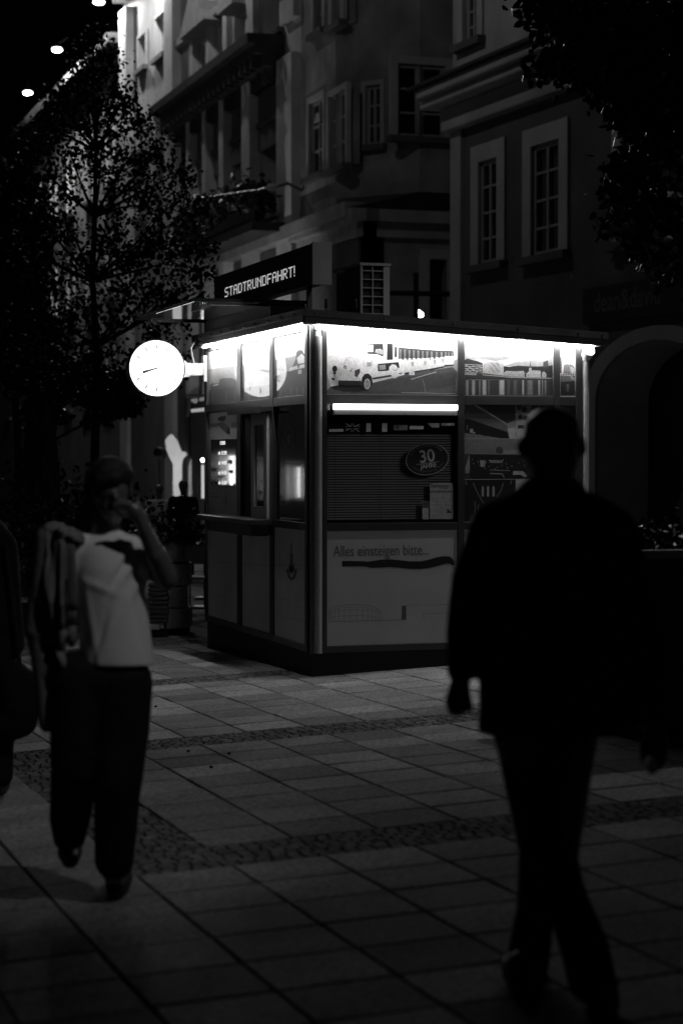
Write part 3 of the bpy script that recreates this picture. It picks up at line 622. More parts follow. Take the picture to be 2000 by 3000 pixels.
stroke(mb, [(660, 1745), (660, 1720), (697, 1727)], 1.4, -.002, pS); stroke(mb, [(612, 1738), (660, 1748)], 1.4, -.002, pS)
mb.use(ink(.35)); stroke(mb, [(616, 1646), (697, 1650)], 2, -.002, pS); stroke(mb, [(710, 1652), (795, 1656)], 2, -.002, pS); stroke(mb, [(806, 1656), (894, 1657)], 2, -.002, pS)
mb.build('side_panel_drawing', None, K)

# ---- upper picture panels
def trap(x0, x1, M, d=.008): return MB().hexa([(x0, d, 2.275), (x1, d, 2.275), (x1, d + .02, 2.275), (x0, d + .02, 2.275), (x0, d, 2.815 + sl(x0)), (x1, d, 2.815 + sl(x1)), (x1, d + .02, 2.815 + sl(x1)), (x0, d + .02, 2.815 + sl(x0))])
def clipx(x): return x
class Pic:
    def __init__(s, f, ox, oy, sc, d0=.006, fac=1): s.fac = fac; s.mb = MB(); s.f = f; s.o = (ox, oy, sc); s.d = d0; s.k = 0
    def c(s, x, y): return s.f(s.o[0] + x * s.o[2], s.o[1] + y * s.o[2], -s.d)
    def p(s, v, *pts, coat=0):
        s.mb.use(ink(v * s.fac, coat)); s.d -= .00003; s.mb.poly([s.c(*q) for q in pts]); return s
    def r(s, v, x0, y0, x1, y1, coat=0): return s.p(v, (x0, y0), (x0, y1), (x1, y1), (x1, y0), coat=coat)
    def e(s, v, x, y, rx, ry, n=20): return s.p(v, *[(x + rx * math.cos(2 * math.pi * i / n), y - ry * math.sin(2 * math.pi * i / n)) for i in range(n)][::-1])
    def l(s, v, pts, w):
        s.mb.use(ink(v * s.fac)); s.d -= .00003
        stroke(s.mb, pts, w, -s.d, lambda x, y, d: s.c(x, y)); return s
trap(.127, 1.253, None).build('picture_board', ink(.62), K)
trap(1.311, 2.108, None).build('picture_board', ink(.5), K); trap(2.164, 2.31, None).build('picture_board', ink(.6), K)
# the road train (coordinates read off the enlarged photo: 940,940 + xy*420/1568)
T = Pic(pF, 940, 940, 420 / 1568, .0075, .85)
T.p(.36, (64, 560), (64, 806), (1495, 812), (1495, 420), (1300, 480), (560, 640), (300, 720), (110, 720))
T.p(.10, (110, 722), (250, 690), (560, 650), (1000, 570), (1440, 505), (1495, 560), (1495, 812), (520, 806), (64, 800), (64, 760))
T.p(.07, (300, 790), (560, 690), (1000, 600), (1480, 560), (1480, 700), (1000, 790))
T.p(.02, (100, 722), (180, 705), (440, 700), (560, 740), (420, 775), (250, 775), (140, 750))
T.l(.7, [(985, 640), (1110, 602), (1260, 558)], 5)
# carriages
for (x0, x1, t0, t1, b0, b1) in ((1350, 1452, 322, 330, 490, 488), (1190, 1350, 316, 326, 532, 505), (850, 1190, 290, 318, 585, 535)):
    T.p(.02, (x0, b0 - 10), (x1, b1 - 10), (x1, b1 + 4), (x0, b0 + 12)); T.p(.035, (x0, t0), (x1, t1), (x1, (t1 + b1) / 2 - 20), (x0, (t0 + b0) / 2 + 5))
    T.p(.72, (x0, (t0 + b0) / 2 + 5), (x1, (t1 + b1) / 2 - 20), (x1, b1 - 12), (x0, b0 - 8))
    w = x1 - x0; n = max(3, int(w / 45))
    for i in range(n):
        xa = x0 + w * (i + .25) / n; xb = xa + w * .38 / n; f_ = (xa - x0) / w; tp = t0 + (t1 - t0) * f_; bt = (t0 + b0) / 2 * (1 - f_) + (t1 + b1) / 2 * f_
        T.r(.16, xa, tp + 18, xb, bt - 18); T.r(.78, xa - 4, bt - 22, xb + 10, bt + 8)
    T.p(.7, (x0, t0 - 28), (x1 - 10, t1 - 18), (x1, t1), (x0, t0)); 
T.l(.05, [(848, 260), (905, 282)], 6).l(.1, [(1150, 285), (1185, 310)], 6).l(.1, [(1325, 298), (1352, 320)], 5)
for x, y in ((1000, 470), (1140, 455), (1245, 445), (1333, 430)): T.p(.35, (x - 18, y - 20), (x + 18, y - 25), (x + 12, y + 20), (x, y + 35), (x - 10, y + 15))
T.r(.72, 965, 555, 1025, 592).l(.15, [(985, 575), (1015, 570)], 5)
# locomotive
T.p(.8, (475, 230), (510, 212), (590, 195), (680, 200), (760, 222), (860, 250), (905, 285), (850, 285), (850, 420), (915, 430), (915, 590), (860, 605), (560, 680), (440, 660), (400, 640), (380, 470), (385, 410), (480, 372))
T.p(.02, (512, 250), (683, 248), (686, 380), (670, 388), (620, 365), (512, 360)); T.r(.5, 515, 262, 575, 340); T.p(.3, (592, 345), (600, 310), (650, 305), (680, 320), (680, 370), (630, 360))
T.p(.02, (722, 245), (785, 248), (788, 425), (722, 428)).p(.03, (806, 282), (832, 284), (832, 398), (806, 396))
T.l(.15, [(500, 250), (500, 345), (590, 345)], 3).l(.3, [(385, 440), (395, 480), (400, 560)], 4).l(.3, [(470, 460), (480, 500)], 5).l(.3, [(555, 440), (565, 490)], 5)
T.l(.3, [(500, 365), (560, 440)], 3).l(.3, [(585, 370), (650, 425)], 3).r(.35, 502, 452, 552, 500)
T.p(.02, (622, 480), (630, 470), (850, 450), (860, 512), (845, 520), (780, 520), (740, 545), (625, 552)); T.p(.3, (635, 487), (705, 478), (712, 530), (640, 540))
T.p(.78, (740, 560), (750, 500), (780, 475), (815, 480), (840, 510), (850, 600), (830, 620), (790, 630)); T.l(.05, [(785, 533), (810, 545), (838, 528)], 5)
T.l(.05, [(570, 632), (765, 600)], 22).l(.05, [(855, 578), (885, 570)], 12).l(.7, [(560, 655), (860, 600)], 4)
# front disc, chimney, lamps
T.e(.75, 315, 490, 82, 118).e(.55, 318, 490, 68, 100).e(.7, 318, 488, 58, 88)
for k in range(5): T.l(.06, [(265 - k * 4 + 30, 545 + k * 15), (300, 560 + k * 12), (345 - k * 2, 520 + k * 16)], 6)
for k in range(9):
    t = math.pi * (.15 + .09 * k); T.l(.35, [(285 + 35 * math.cos(t), 500 - 35 * math.sin(t)), (285 + 70 * math.cos(t), 500 - 75 * math.sin(t))], 4)
T.e(.03, 264, 510, 16, 24).e(.4, 264, 510, 8, 12)
T.p(.74, (335, 182), (385, 182), (378, 352), (338, 352)).l(.15, [(325, 183), (395, 185)], 3).l(.2, [(340, 215), (382, 217)], 3).l(.2, [(342, 350), (374, 350)], 3).e(.4, 360, 148, 12, 16).r(.7, 430, 305, 452, 360).l(.3, [(430, 307), (452, 307)], 3).l(.3, [(430, 360), (452, 360)], 3)
T.e(.7, 410, 420, 26, 18).p(.6, (160, 560), (240, 510), (400, 600), (440, 640), (440, 690), (200, 690), (165, 640))
T.p(.5, (180, 560), (235, 550), (200, 640), (170, 680)).p(.02, (190, 650), (440, 655), (440, 700), (190, 705)).p(.05, (370, 545), (425, 520), (430, 560), (395, 620), (370, 600))
T.e(.02, 153, 525, 28, 35).e(.02, 152, 572, 16, 14).p(.02, (115, 620), (152, 628), (152, 655), (120, 645)).l(.2, [(185, 545), (215, 505)], 5)
# wheel
T.p(.02, (440, 690), (450, 620), (480, 580), (520, 575), (555, 610), (568, 680), (540, 740), (500, 765), (460, 740)); T.e(.6, 507, 690, 34, 58).e(.4, 507, 690, 26, 48)
for k in range(8): T.l(.05, [(507, 690), (507 + 24 * math.cos(k * math.pi / 4), 690 + 44 * math.sin(k * math.pi / 4))], 5)
T.e(.5, 507, 690, 8, 12)
T.l(.6, [(880, 785), (1200, 790), (1300, 798), (1470, 792)], 4).l(.5, [(1110, 640), (1130, 700), (1145, 790)], 2.5).l(.5, [(1475, 640), (1478, 770)], 3)
T.mb.build('train_picture', None, K)
# the river skyline (1340,960 + xy*440/1568)
V = Pic(pF, 1340, 960, 440 / 1568, .0075, .7)
V.p(.42, (74, 250), (250, 240), (700, 240), (992, 290), (992, 360), (74, 330)).p(.3, (200, 310), (450, 300), (700, 250), (620, 300), (400, 350)).p(.34, (600, 360), (780, 340), (992, 320), (992, 420), (500, 400))
V.p(.04, (74, 335), (110, 322), (150, 335), (200, 345), (262, 370), (268, 470), (74, 470))
for k in range(4): V.l(.55, [(74, 382 + 22 * k), (262, 392 + 20 * k)], 7)
for k in range(26): V.r(.75, 80 + (k * 37) % 180, 385 + (k * 23) % 75, 88 + (k * 37) % 180, 393 + (k * 23) % 75)
V.p(.03, (480, 400), (540, 408), (640, 395), (740, 402), (840, 405), (930, 400), (992, 390), (992, 540), (480, 500)).p(.06, (893, 360), (945, 340), (948, 410), (893, 415))
V.p(.5, (270, 380), (330, 355), (440, 360), (480, 378), (485, 505), (275, 475))
for i in range(11):
    for j in range(8): V.r(.15 if (i * 7 + j * 3) % 5 else .8, 332 + i * 10, 366 + j * 13, 338 + i * 10, 374 + j * 13)
V.p(.4, (485, 470), (510, 450), (600, 455), (690, 450), (700, 515), (485, 515)).p(.45, (715, 480), (745, 455), (790, 445), (865, 450), (870, 525), (715, 525)).p(.4, (880, 470), (900, 455), (925, 480), (925, 520), (880, 520))
for k in range(40): V.r([.8, .05, .6][k % 3], 490 + (k * 53) % 430, 465 + (k * 17) % 50, 497 + (k * 53) % 430, 472 + (k * 17) % 50)
V.p(.45, (742, 470), (745, 420), (770, 420), (772, 470)).p(.1, (748, 422), (758, 330), (768, 422))
V.p(.35, (74, 460), (200, 468), (200, 492), (74, 486)).p(.05, (200, 470), (300, 478), (560, 512), (992, 520), (992, 550), (200, 540), (74, 545), (74, 490), (195, 495)).l(.55, [(260, 492), (420, 505), (560, 520), (990, 528)], 6)
V.r(.05, 74, 545, 992, 706)
for (x, w, v) in ((100, 28, .35), (165, 34, .4), (230, 14, .3), (278, 40, .5), (325, 20, .15), (460, 52, .55), (530, 30, .12), (600, 40, .14), (682, 20, .45), (755, 60, .22), (850, 22, .38), (884, 10, .3), (915, 20, .22)): V.r(v * .8, x - w / 2, 548, x + w / 2, 704); V.r(v, x - w / 4, 548, x + w / 4, 704)
V.mb.build('skyline_picture', None, K)
U = Pic(pF, 1640, 940, 160 / 1254, .0075, .8)
U.p(.12, (0, 830), (40, 825), (40, 1200), (0, 1200)).p(.6, (42, 830), (70, 850), (80, 1000), (40, 1100)).p(.5, (88, 1020), (105, 720), (115, 1010))
U.p(.2, (85, 1040), (100, 1010), (130, 990), (170, 1000), (170, 940), (190, 940), (195, 1000), (232, 1000), (232, 940), (250, 945), (255, 1000), (300, 1020), (335, 1060), (335, 1210), (80, 1200)).p(.5, (240, 1050), (320, 1080), (330, 1250), (240, 1180)).e(.05, 188, 1080, 14, 14)
for k in range(8): U.p(.04, (20 + 38 * k, 1200 + abs(4 - k) * 6), (40 + 38 * k, 1190 + abs(4 - k) * 6), (55 + 38 * k, 1240 + abs(4 - k) * 8), (30 + 38 * k, 1250))
U.p(.14, (10, 1260), (340, 1260), (345, 1715), (10, 1715)).p(.4, (235, 1260), (320, 1290), (330, 1370), (250, 1330)).p(.03, (20, 1400), (340, 1380), (345, 1715), (10, 1715)).r(.14, 150, 1450, 210, 1620)
U.mb.build('tower_picture', None, K)
# street-side pictures: smooth glazed boards that mirror the clock
M_glz = mat('glazed_print', .42, .3, .5, coat=1, var=.15, scale=2)
for i, (a, b) in enumerate(((.157, 1.092), (1.199, 2.159), (2.291, 3.427))): MB().box((.008, a, 2.275), (.03, b, 2.79)).build('picture_board', ink(.92, 1), K)
P3 = Pic(pS, 600, 960, 310 / 1568, .0075, 1.6)
P3.p(.3, (45, 620), (200, 590), (500, 560), (500, 1120), (45, 1150), coat=1).p(.1, (75, 830), (205, 820), (205, 770), (260, 745), (385, 745), (500, 800), (500, 870), (75, 940), coat=1).p(.08, (45, 930), (500, 860), (500, 1120), (45, 1150), coat=1).p(.55, (110, 850), (190, 830), (190, 850), (110, 868), coat=1)
P3.p(.3, (560, 560), (975, 480), (975, 1050), (545, 1100), coat=1).p(.08, (550, 900), (975, 840), (975, 1050), (545, 1100), coat=1)
P3.p(.3, (1030, 480), (1500, 380), (1500, 990), (1030, 1040), coat=1).p(.06, (1030, 720), (1240, 640), (1500, 590), (1500, 990), (1030, 1040), coat=1)
P3.p(.08, (1280, 590), (1330, 470), (1345, 360), (1380, 330), (1430, 335), (1480, 430), (1498, 470), (1498, 590), coat=1).p(.5, (1350, 450), (1420, 385), (1475, 440), (1480, 520), (1370, 535), coat=1).p(.5, (1235, 600), (1360, 560), (1360, 610), (1235, 650), coat=1).p(.5, (1390, 560), (1497, 525), (1497, 580), (1390, 605), coat=1).p(.4, (1370, 630), (1420, 620), (1420, 680), (1370, 690), coat=1)
for x in (100, 300, 435, 640, 780, 880, 1100, 1260, 1350, 1440): P3.p(.16, (x, 960 - x * .06), (x + 12, 960 - x * .06), (x + 12, 1120 - x * .08), (x, 1120 - x * .08), coat=1)
P3.mb.build('river_pictures', None, K)

# ---- front ticket window: tube light, glass, blind, flags, sticker, timetable
mb = MB(); mb.box((.165, -.075, 2.152), (1.228, -.035, 2.198)); mb.build('tube_light', M_tube, K, bevel=.004)
mb = MB(); mb.box((.175, -.06, 2.112), (1.225, -.0125, 2.150)); mb.box((.175, -.034, 2.151), (1.225, -.0125, 2.2)); mb.build('tube_light_housing', M_trim, K)
M_blind = mat('blind_slats', .85, .5, .4, var=.05)
mb = MB(); z = 1.262; k = 0
while z < 1.95:
    for a, b in ((.135, .222), (.2245, .615), (.6175, 1.075 if z < 1.42 else 1.14 if z < 1.5 else 1.245)):
        mb.add([(a, .085, z), (b, .085, z), (b, .099, z + .013), (a, .099, z + .013), (a, .0855, z - .0006), (b, .0855, z - .0006), (b, .0995, z + .0124), (a, .0995, z + .0124)], [(0, 1, 2, 3), (4, 7, 6, 5), (0, 4, 5, 1), (3, 2, 6, 7)])
    z += .0206
mb.build('window_blind', M_blind, K)
mb = MB(); mb.box((.1275, .12, 1.235), (1.2525, .13, 2.2)); mb.build('window_lining', M_black, K)
MB().box((.1275, .012, 1.236), (1.2525, .018, 2.199)).build('window_glass', M_glass, K)
s7 = 420 / 1568
FL = Pic(pF, 940, 1180, s7, -.0105 + .0); FL.d = .0108
FL.d = .0115
fl = .6
FL.p(fl, (95, 288), (248, 286), (248, 316), (95, 318))
for a, b in (((275, 225), (333, 258)), ((425, 235), (370, 262)), ((275, 305), (315, 285)), ((425, 318), (378, 285))): FL.l(fl, [a, b], 6)
FL.l(fl, [(338, 222), (338, 255)], 4).l(fl, [(360, 222), (360, 255)], 4).l(fl, [(338, 288), (338, 320)], 4).l(fl, [(360, 288), (360, 320)], 4).l(fl, [(275, 258), (338, 256)], 4).l(fl, [(362, 256), (425, 255)], 4).l(fl, [(275, 286), (338, 286)], 4).l(fl, [(362, 284), (425, 284)], 4)
FL.r(fl, 500, 222, 550, 318).r(fl, 673, 222, 728, 318).r(.18, 800, 242, 950, 300).e(.05, 840, 270, 20, 24).r(fl, 974, 253, 1126, 290).p(fl, (1165, 222), (1218, 270), (1297, 270), (1297, 222)).r(fl, 1318, 222, 1466, 250)
FL.mb.build('flag_stickers', None, K)
# oval anniversary sticker
ST = Pic(pF, 940, 1180, s7, .0116)
def ell(rx, ry, n=48, cx=1165, cy=618, tilt=-.16): return [(cx + rx * math.cos(t) * math.cos(tilt) - ry * math.sin(t) * math.sin(tilt), cy + rx * math.cos(t) * math.sin(tilt) + ry * math.sin(t) * math.cos(tilt)) for t in [2 * math.pi * i / n for i in range(n)]]
ST.p(.012, *ell(236, 172)); e_ = ell(232, 168); ST.l(.38, e_ + [e_[0]], 7)
ST.mb.build('anniversary_sticker', None, K)
mb = MB().use(ink(.45)); c0 = pF(940 + 1165 * s7, 1180 + 610 * s7); pxm = 1 / 383 * 1.126
def stx(u, v, w): return Vector((c0.x + u * math.cos(.13) - v * math.sin(.13), .0109 - w, c0.z + u * math.sin(.13) + v * math.cos(.13)))
textinto(mb, '30', .145, lambda u, v, w: stx(u, v - .028, w), 'CENTER', bold=.002, sx=.95)
textinto(mb, 'JAHRE', .05, lambda u, v, w: stx(u + .004, v - .076, w), 'CENTER', bold=.0012)
mb.add([stx(-.1, -.035, 0), stx(.1, -.035, 0), stx(.1, -.038, 0), stx(-.1, -.038, 0)], [(0, 1, 2, 3)])
mb.use(ink(.16))
def curved(body, top):
    n = len(body); 
    for i, ch in enumerate(body):
        if ch == ' ': continue
        f = (i + .5) / n; t = (math.pi * (.86 - .72 * f)) if top else (math.pi * (1.16 + .68 * f)); rx, ry = (.146, .096) if top else (.156, .112)
        px_, pz_ = rx * math.cos(t), ry * math.sin(t); rot = (math.pi / 2 - (math.pi - t)) * 0 + (math.atan2(ry * math.cos(t), -rx * math.sin(t)) + (math.pi if top else 0))
        textinto(mb, ch, .026, lambda u, v, w: stx(px_ + u * math.cos(rot) - v * math.sin(rot), pz_ + u * math.sin(rot) + v * math.cos(rot), w), 'CENTER')
curved('Linz Stadtrundfahrten', True); curved('Linz Sightseeing Tours', False)
mb.build('sticker_lettering', None, K)
TT = Pic(pF, 940, 1180, s7, .0114)
TT.r(.33, 1195, 880, 1447, 1272).r(.14, 1195, 960, 1440, 984).l(.2, [(1200, 1040), (1435, 1040)], 4).l(.2, [(1200, 1080), (1435, 1080)], 4).l(.2, [(1200, 1118), (1435, 1118)], 4).r(.22, 1112, 1078, 1183, 1275).r(.06, 1116, 1085, 1180, 1150).r(.38, 1114, 1152, 1180, 1273)
TT.p(.03, (1370, 1205), (1385, 1190), (1380, 1165), (1400, 1160), (1405, 1185), (1435, 1188), (1430, 1205)).e(.28, 1315, 1185, 22, 28).e(.12, 1322, 1162, 5, 6).l(.05, [(1350, 942), (1385, 938)], 7)
TT.mb.build('timetable_notice', None, K)
mb = MB().use(ink(.05)); q = pF(940 + 1207 * s7, 1180 + 928 * s7); textinto(mb, 'Fahrplan', .044, lambda u, v, w: Vector((q.x + u, .0108 - w, q.z + v)), sx=1.05); mb.build('timetable_title', None, K)

# ---- middle front column: photo posters (dark)
MB().box((1.3115, .008, 1.236), (2.1075, .03, 2.199)).build('poster_board', ink(.05), K)
MB().box((2.1645, .008, 1.236), (2.3095, .03, 2.199)).build('poster_board', ink(.05), K)
s6 = 240 / 1411
Q = Pic(pF, 1340, 1150, s6, .0075)
Q.p(.02, (118, 160), (1000, 160), (1000, 480), (118, 480)).p(.10, (118, 440), (118, 160), (280, 180), (850, 540), (860, 680), (500, 560)).p(.05, (118, 170), (250, 170), (700, 460), (118, 440)).l(.28, [(290, 210), (560, 365), (850, 545)], 26)
Q.p(.2, (850, 540), (1000, 470), (1000, 790), (895, 790)).p(.34, (860, 620), (895, 790), (1000, 790), (1000, 600)).p(.008, (118, 440), (230, 465), (850, 680), (892, 792), (700, 785), (118, 700)).p(.16, (118, 695), (320, 720), (760, 790), (118, 795)).r(.3, 215, 625, 270, 690).r(.3, 255, 680, 305, 705).l(.25, [(165, 560), (170, 640)], 6)
for k in range(18): Q.r([.03, .3][k % 2], 125 + (k * 61) % 420, 712 + (k * 17) % 60, 140 + (k * 61) % 420, 724 + (k * 17) % 60)
Q.r(.14, 1006, 165, 1640, 480)
for x, y, rx, ry in ((1060, 240, 45, 60), (1150, 290, 45, 50), (1330, 260, 60, 50), (1450, 230, 60, 60), (1600, 260, 60, 60), (1080, 420, 40, 40), (1180, 440, 45, 40)): Q.e(.015, x, y, rx, ry)
Q.l(.3, [(1010, 320), (1230, 385)], 12).r(.3, 1010, 480, 1640, 790).r(.02, 1040, 560, 1150, 620).l(.38, [(1005, 170), (1005, 790)], 5)
Q.l(.4, [(118, 798), (1640, 798)], 7).r(.14, 118, 806, 1640, 1060).e(.05, 720, 1000, 60, 70).r(.2, 790, 990, 1640, 1070).l(.24, [(215, 1052), (1640, 1075)], 8)
Q.r(.04, 118, 1060, 215, 1490).r(.012, 215, 1065, 1640, 1490).p(.22, (205, 1060), (215, 1300), (200, 1390), (135, 1390), (135, 1290)).p(.3, (390, 1170), (480, 1170), (470, 1280), (395, 1280)).p(.2, (540, 1160), (780, 1170), (770, 1215), (560, 1210)).p(.3, (960, 1350), (1130, 1355), (1200, 1440), (1150, 1460), (1090, 1415), (950, 1420)).l(.22, [(560, 1335), (900, 1345)], 12).l(.25, [(560, 1395), (770, 1400), (800, 1460)], 18)
for k in range(26): Q.r([.2, .3, .05][k % 3], 250 + (k * 97) % 950, 1140 + (k * 41) % 170, 262 + (k * 97) % 950, 1165 + (k * 41) % 170)
Q.l(.42, [(118, 1497), (1640, 1490)], 7).r(.01, 118, 1500, 1000, 2220).p(.34, (1000, 1500), (1640, 1500), (1640, 2220), (1000, 2220))
for x in (435, 525, 620): Q.p(.28, (x - 20, 1640), (x, 1600), (x + 20, 1640), (x + 18, 1790), (x - 20, 1790))
for a in ([(270, 1560), (330, 1700), (400, 1830), (450, 1910)], [(790, 1560), (740, 1700), (670, 1800)], [(300, 1880), (305, 2000), (290, 2110)], [(360, 1930), (350, 2020)], [(145, 1520), (150, 1590)], [(930, 1510), (912, 1580)]): Q.l(.16, a, 14)
Q.l(.42, [(118, 2232), (1400, 2232)], 9)
Q.mb.build('photo_posters', None, K)

# ---- street side, middle height: information board with display, ticket window, dark glass
MB().box((.006, 2.2915, 1.236), (.03, 3.4265, 2.199)).build('information_board', ink(.42), K)
MB().box((.02, .1575, 1.236), (.028, 1.0915, 2.199)).build('side_glass', M_darkgloss, K)
s8 = 320 / 1568
D = Pic(pS, 600, 1150, s8, .0055)
D.p(.02, (175, 370), (215, 345), (300, 330), (290, 390), (265, 410), (240, 415), (180, 400)).p(.15, (175, 440), (250, 420), (310, 470), (355, 560), (350, 595), (310, 590)).p(.02, (300, 560), (340, 480), (358, 560), (350, 600), (310, 590)).l(.02, [(180, 445), (250, 520), (320, 590)], 12).r(.2, 80, 440, 180, 500).r(.22, 370, 430, 480, 500)
D.mb.build('train_drawing', None, K); D.mb = MB(); D.e(.36, 295, 1570, 62, 130).l(.08, [(292, 1490), (292, 1620)], 12).l(.1, [(100, 1450), (170, 1452)], 6).l(.1, [(95, 1492), (205, 1498)], 10)
D.mb.build('board_emblem', None, K)
def sbox(mb, x0, x1, y0, y1, d0, d1):   # box on the street side from photo corners, mean lines
    a = onX(x1, (y0 + y1) / 2); b = onX(x0, (y0 + y1) / 2); t = onX((x0 + x1) / 2, y0); u = onX((x0 + x1) / 2, y1); mb.box((-d1, a.y, u.z), (-d0, b.y, t.z)); return a.y, b.y, u.z, t.z
mb = MB(); ya, yb, za, zb = sbox(mb, 621, 695, 1287, 1422, .001, .012); mb.build('departure_display', M_darkgloss, K)
for k, tx in enumerate(('13:00', 'ab 13:30', 'ab 14:00', 'ab 14:30', 'ab 15:00')):
    zt = zb - .035 - k * (zb - za - .06) / 4.0
    mb = MB(); textinto(mb, tx, .048, lambda u, v, w: Vector((-.0125 - w, yb - (yb - ya) * .5 - u + .02, zt + v - .015)), 'CENTER', bold=.001, sx=1.9); mb.build('display_digits', M_led3, K)
# ticket window in the middle bay
mb = MB(); mb.box((-.10, 1.15, 2.165), (-.0125, 2.25, 2.20)); mb.box((-.11, 1.14, 2.15), (-.10, 2.26, 2.21)); mb.build('window_hood', M_alu, K)
mb = MB()
for a, b, c_, d_ in ((1.21, 1.30, 1.24, 2.15), (1.62, 1.72, 1.24, 2.15)): mb.box((-.035, a, c_), (.0, b, d_))
mb.box((-.034, 1.30, 1.24), (.0, 1.62, 1.34)); mb.box((-.034, 1.30, 2.05), (.0, 1.62, 2.15)); mb.build('sliding_window_frame', M_trim, K, bevel=.004)
MB().box((-.02, 1.3005, 1.3405), (-.015, 1.6195, 2.0495)).build('sliding_window_glass', M_darkgloss, K)
MB().box((.015, 1.1995, 1.236), (.025, 2.1585, 2.199)).build('window_opening', M_black, K)
mb = MB(); mb.box((-.22, 1.12, 1.185), (-.0125, 3.0, 1.235)); mb.build('counter_shelf', M_alu, K, bevel=.006)
mb = MB(); mb.box((-.17, 1.2, 1.10), (-.0125, 1.25, 1.184)); mb.box((-.17, 2.8, 1.10), (-.0125, 2.85, 1.184)); mb.box((-.16, 1.25, 1.09), (-.0125, 2.8, 1.175)); mb.build('shelf_bracket', M_dark, K)
# sticker ghost on side glass
mb = MB().use(ink(.05)); G0 = onX(733, 1290)
pts = [(G0.y + .13 * math.cos(t), G0.z + .115 * math.sin(t)) for t in [2 * math.pi * i / 40 for i in range(41)]]
for (a, b), (c_, d_) in zip(pts, pts[1:]): 
    f = .955; mb.poly([(.0195, a, b), (.0195, c_, d_), (.0195, G0.y + (c_ - G0.y) * f, G0.z + (d_ - G0.z) * f), (.0195, G0.y + (a - G0.y) * f, G0.z + (b - G0.z) * f)])
G1 = onX(838, 1290); mb.v = [(v[0], v[1] - G0.y + G1.y, v[2] - G0.z + G1.z) for v in mb.v]
textinto(mb, '30', .11, lambda u, v, w: Vector((.0192 - w, G1.y - u, G1.z + v - .03)), 'CENTER'); mb.build('side_sticker', None, K)

# ================================================================ CLOCK
cc = Vector((-.506, 3.45, 2.62)); rc = .268
CK = thing('station_clock', 'round glowing clock on a bracket at the kiosk corner', 'clock', cc)
def disc(c, r0, y, n=64): return [(c.x + r0 * math.cos(2 * math.pi * i / n), y, c.z + r0 * math.sin(2 * math.pi * i / n)) for i in range(n)]
mb = MB(); mb.tube(cc + Vector((0, -.05, 0)), cc + Vector((0, .05, 0)), rc + .012, n=64); mb.tube(cc + Vector((0, -.058, 0)), cc + Vector((0, -.05, 0)), rc + .002, rc + .012, 64); mb.build('case', M_dark, CK)
MB().add(disc(cc, rc - .004, cc.y - .0605) + disc(cc, rc - .004, cc.y - .0585), [tuple(range(64)), tuple(range(127, 63, -1))] + [(i, 64 + i, 64 + (i + 1) % 64, (i + 1) % 64) for i in range(64)]).build('dial', M_clock, CK)
def bar(mb, t, r0, r1, w0, w1, y):
    d = Vector((math.sin(t), 0, math.cos(t))); n = Vector((d.z, 0, -d.x)); P = [cc + d * r0 - n * w0, cc + d * r0 + n * w0, cc + d * r1 + n * w1, cc + d * r1 - n * w1]
    P = [Vector((p.x, y, p.z)) for p in P]; mb.hexa(P + [p + Vector((0, -.002, 0)) for p in P])
mb = MB().use(M_ink)
M_mark = mat('grey_mark', .1, .5, emit=.1)
for k in range(12):
    mb.use(M_ink if k in (6, 7, 8) else M_mark); bar(mb, k * math.pi / 6, .178, .228, .0056, .0062, cc.y - .0606)
mb.use(M_mark)
for k in range(31, 40): bar(mb, k * math.pi / 30, .222, .23, .0014, .0014, cc.y - .0606)
mb.build('hour_marks', None, CK)
M_hand = mat('clock_hand', .03, .5)
mb = MB(); bar(mb, R(254), -.03, .145, .006, .013, cc.y - .0645); mb.build('hour_hand', M_hand, CK)
mb = MB(); bar(mb, R(249), -.03, .215, .0045, .0045, cc.y - .067); mb.build('minute_hand', M_mark, CK)
mb = MB(); mb.box((cc.x + rc - .03, cc.y - .035, cc.z - .06), (-.03, cc.y + .035, cc.z + .055)); mb.hexa([(cc.x + rc - .02, cc.y - .04, cc.z - .085), (cc.x + rc + .06, cc.y - .04, cc.z - .075), (cc.x + rc + .06, cc.y + .04, cc.z - .075), (cc.x + rc - .02, cc.y + .04, cc.z - .085), (cc.x + rc - .02, cc.y - .04, cc.z + .085), (cc.x + rc + .03, cc.y - .04, cc.z + .07), (cc.x + rc + .03, cc.y + .04, cc.z + .07), (cc.x + rc - .02, cc.y + .04, cc.z + .085)])
mb.box((-.045, cc.y - .06, cc.z - .12), (-.0135, cc.y + .05, cc.z + .13)); mb.build('bracket', M_soffit, CK)
mb = MB(); mb.tube((-.13, cc.y - .01, cc.z + .06), (-.16, cc.y - .01, cc.z + .2), .008); mb.tube((-.16, cc.y - .01, cc.z + .2), (-.11, cc.y - .01, 2.9), .008); mb.build('cable', M_trim, CK)

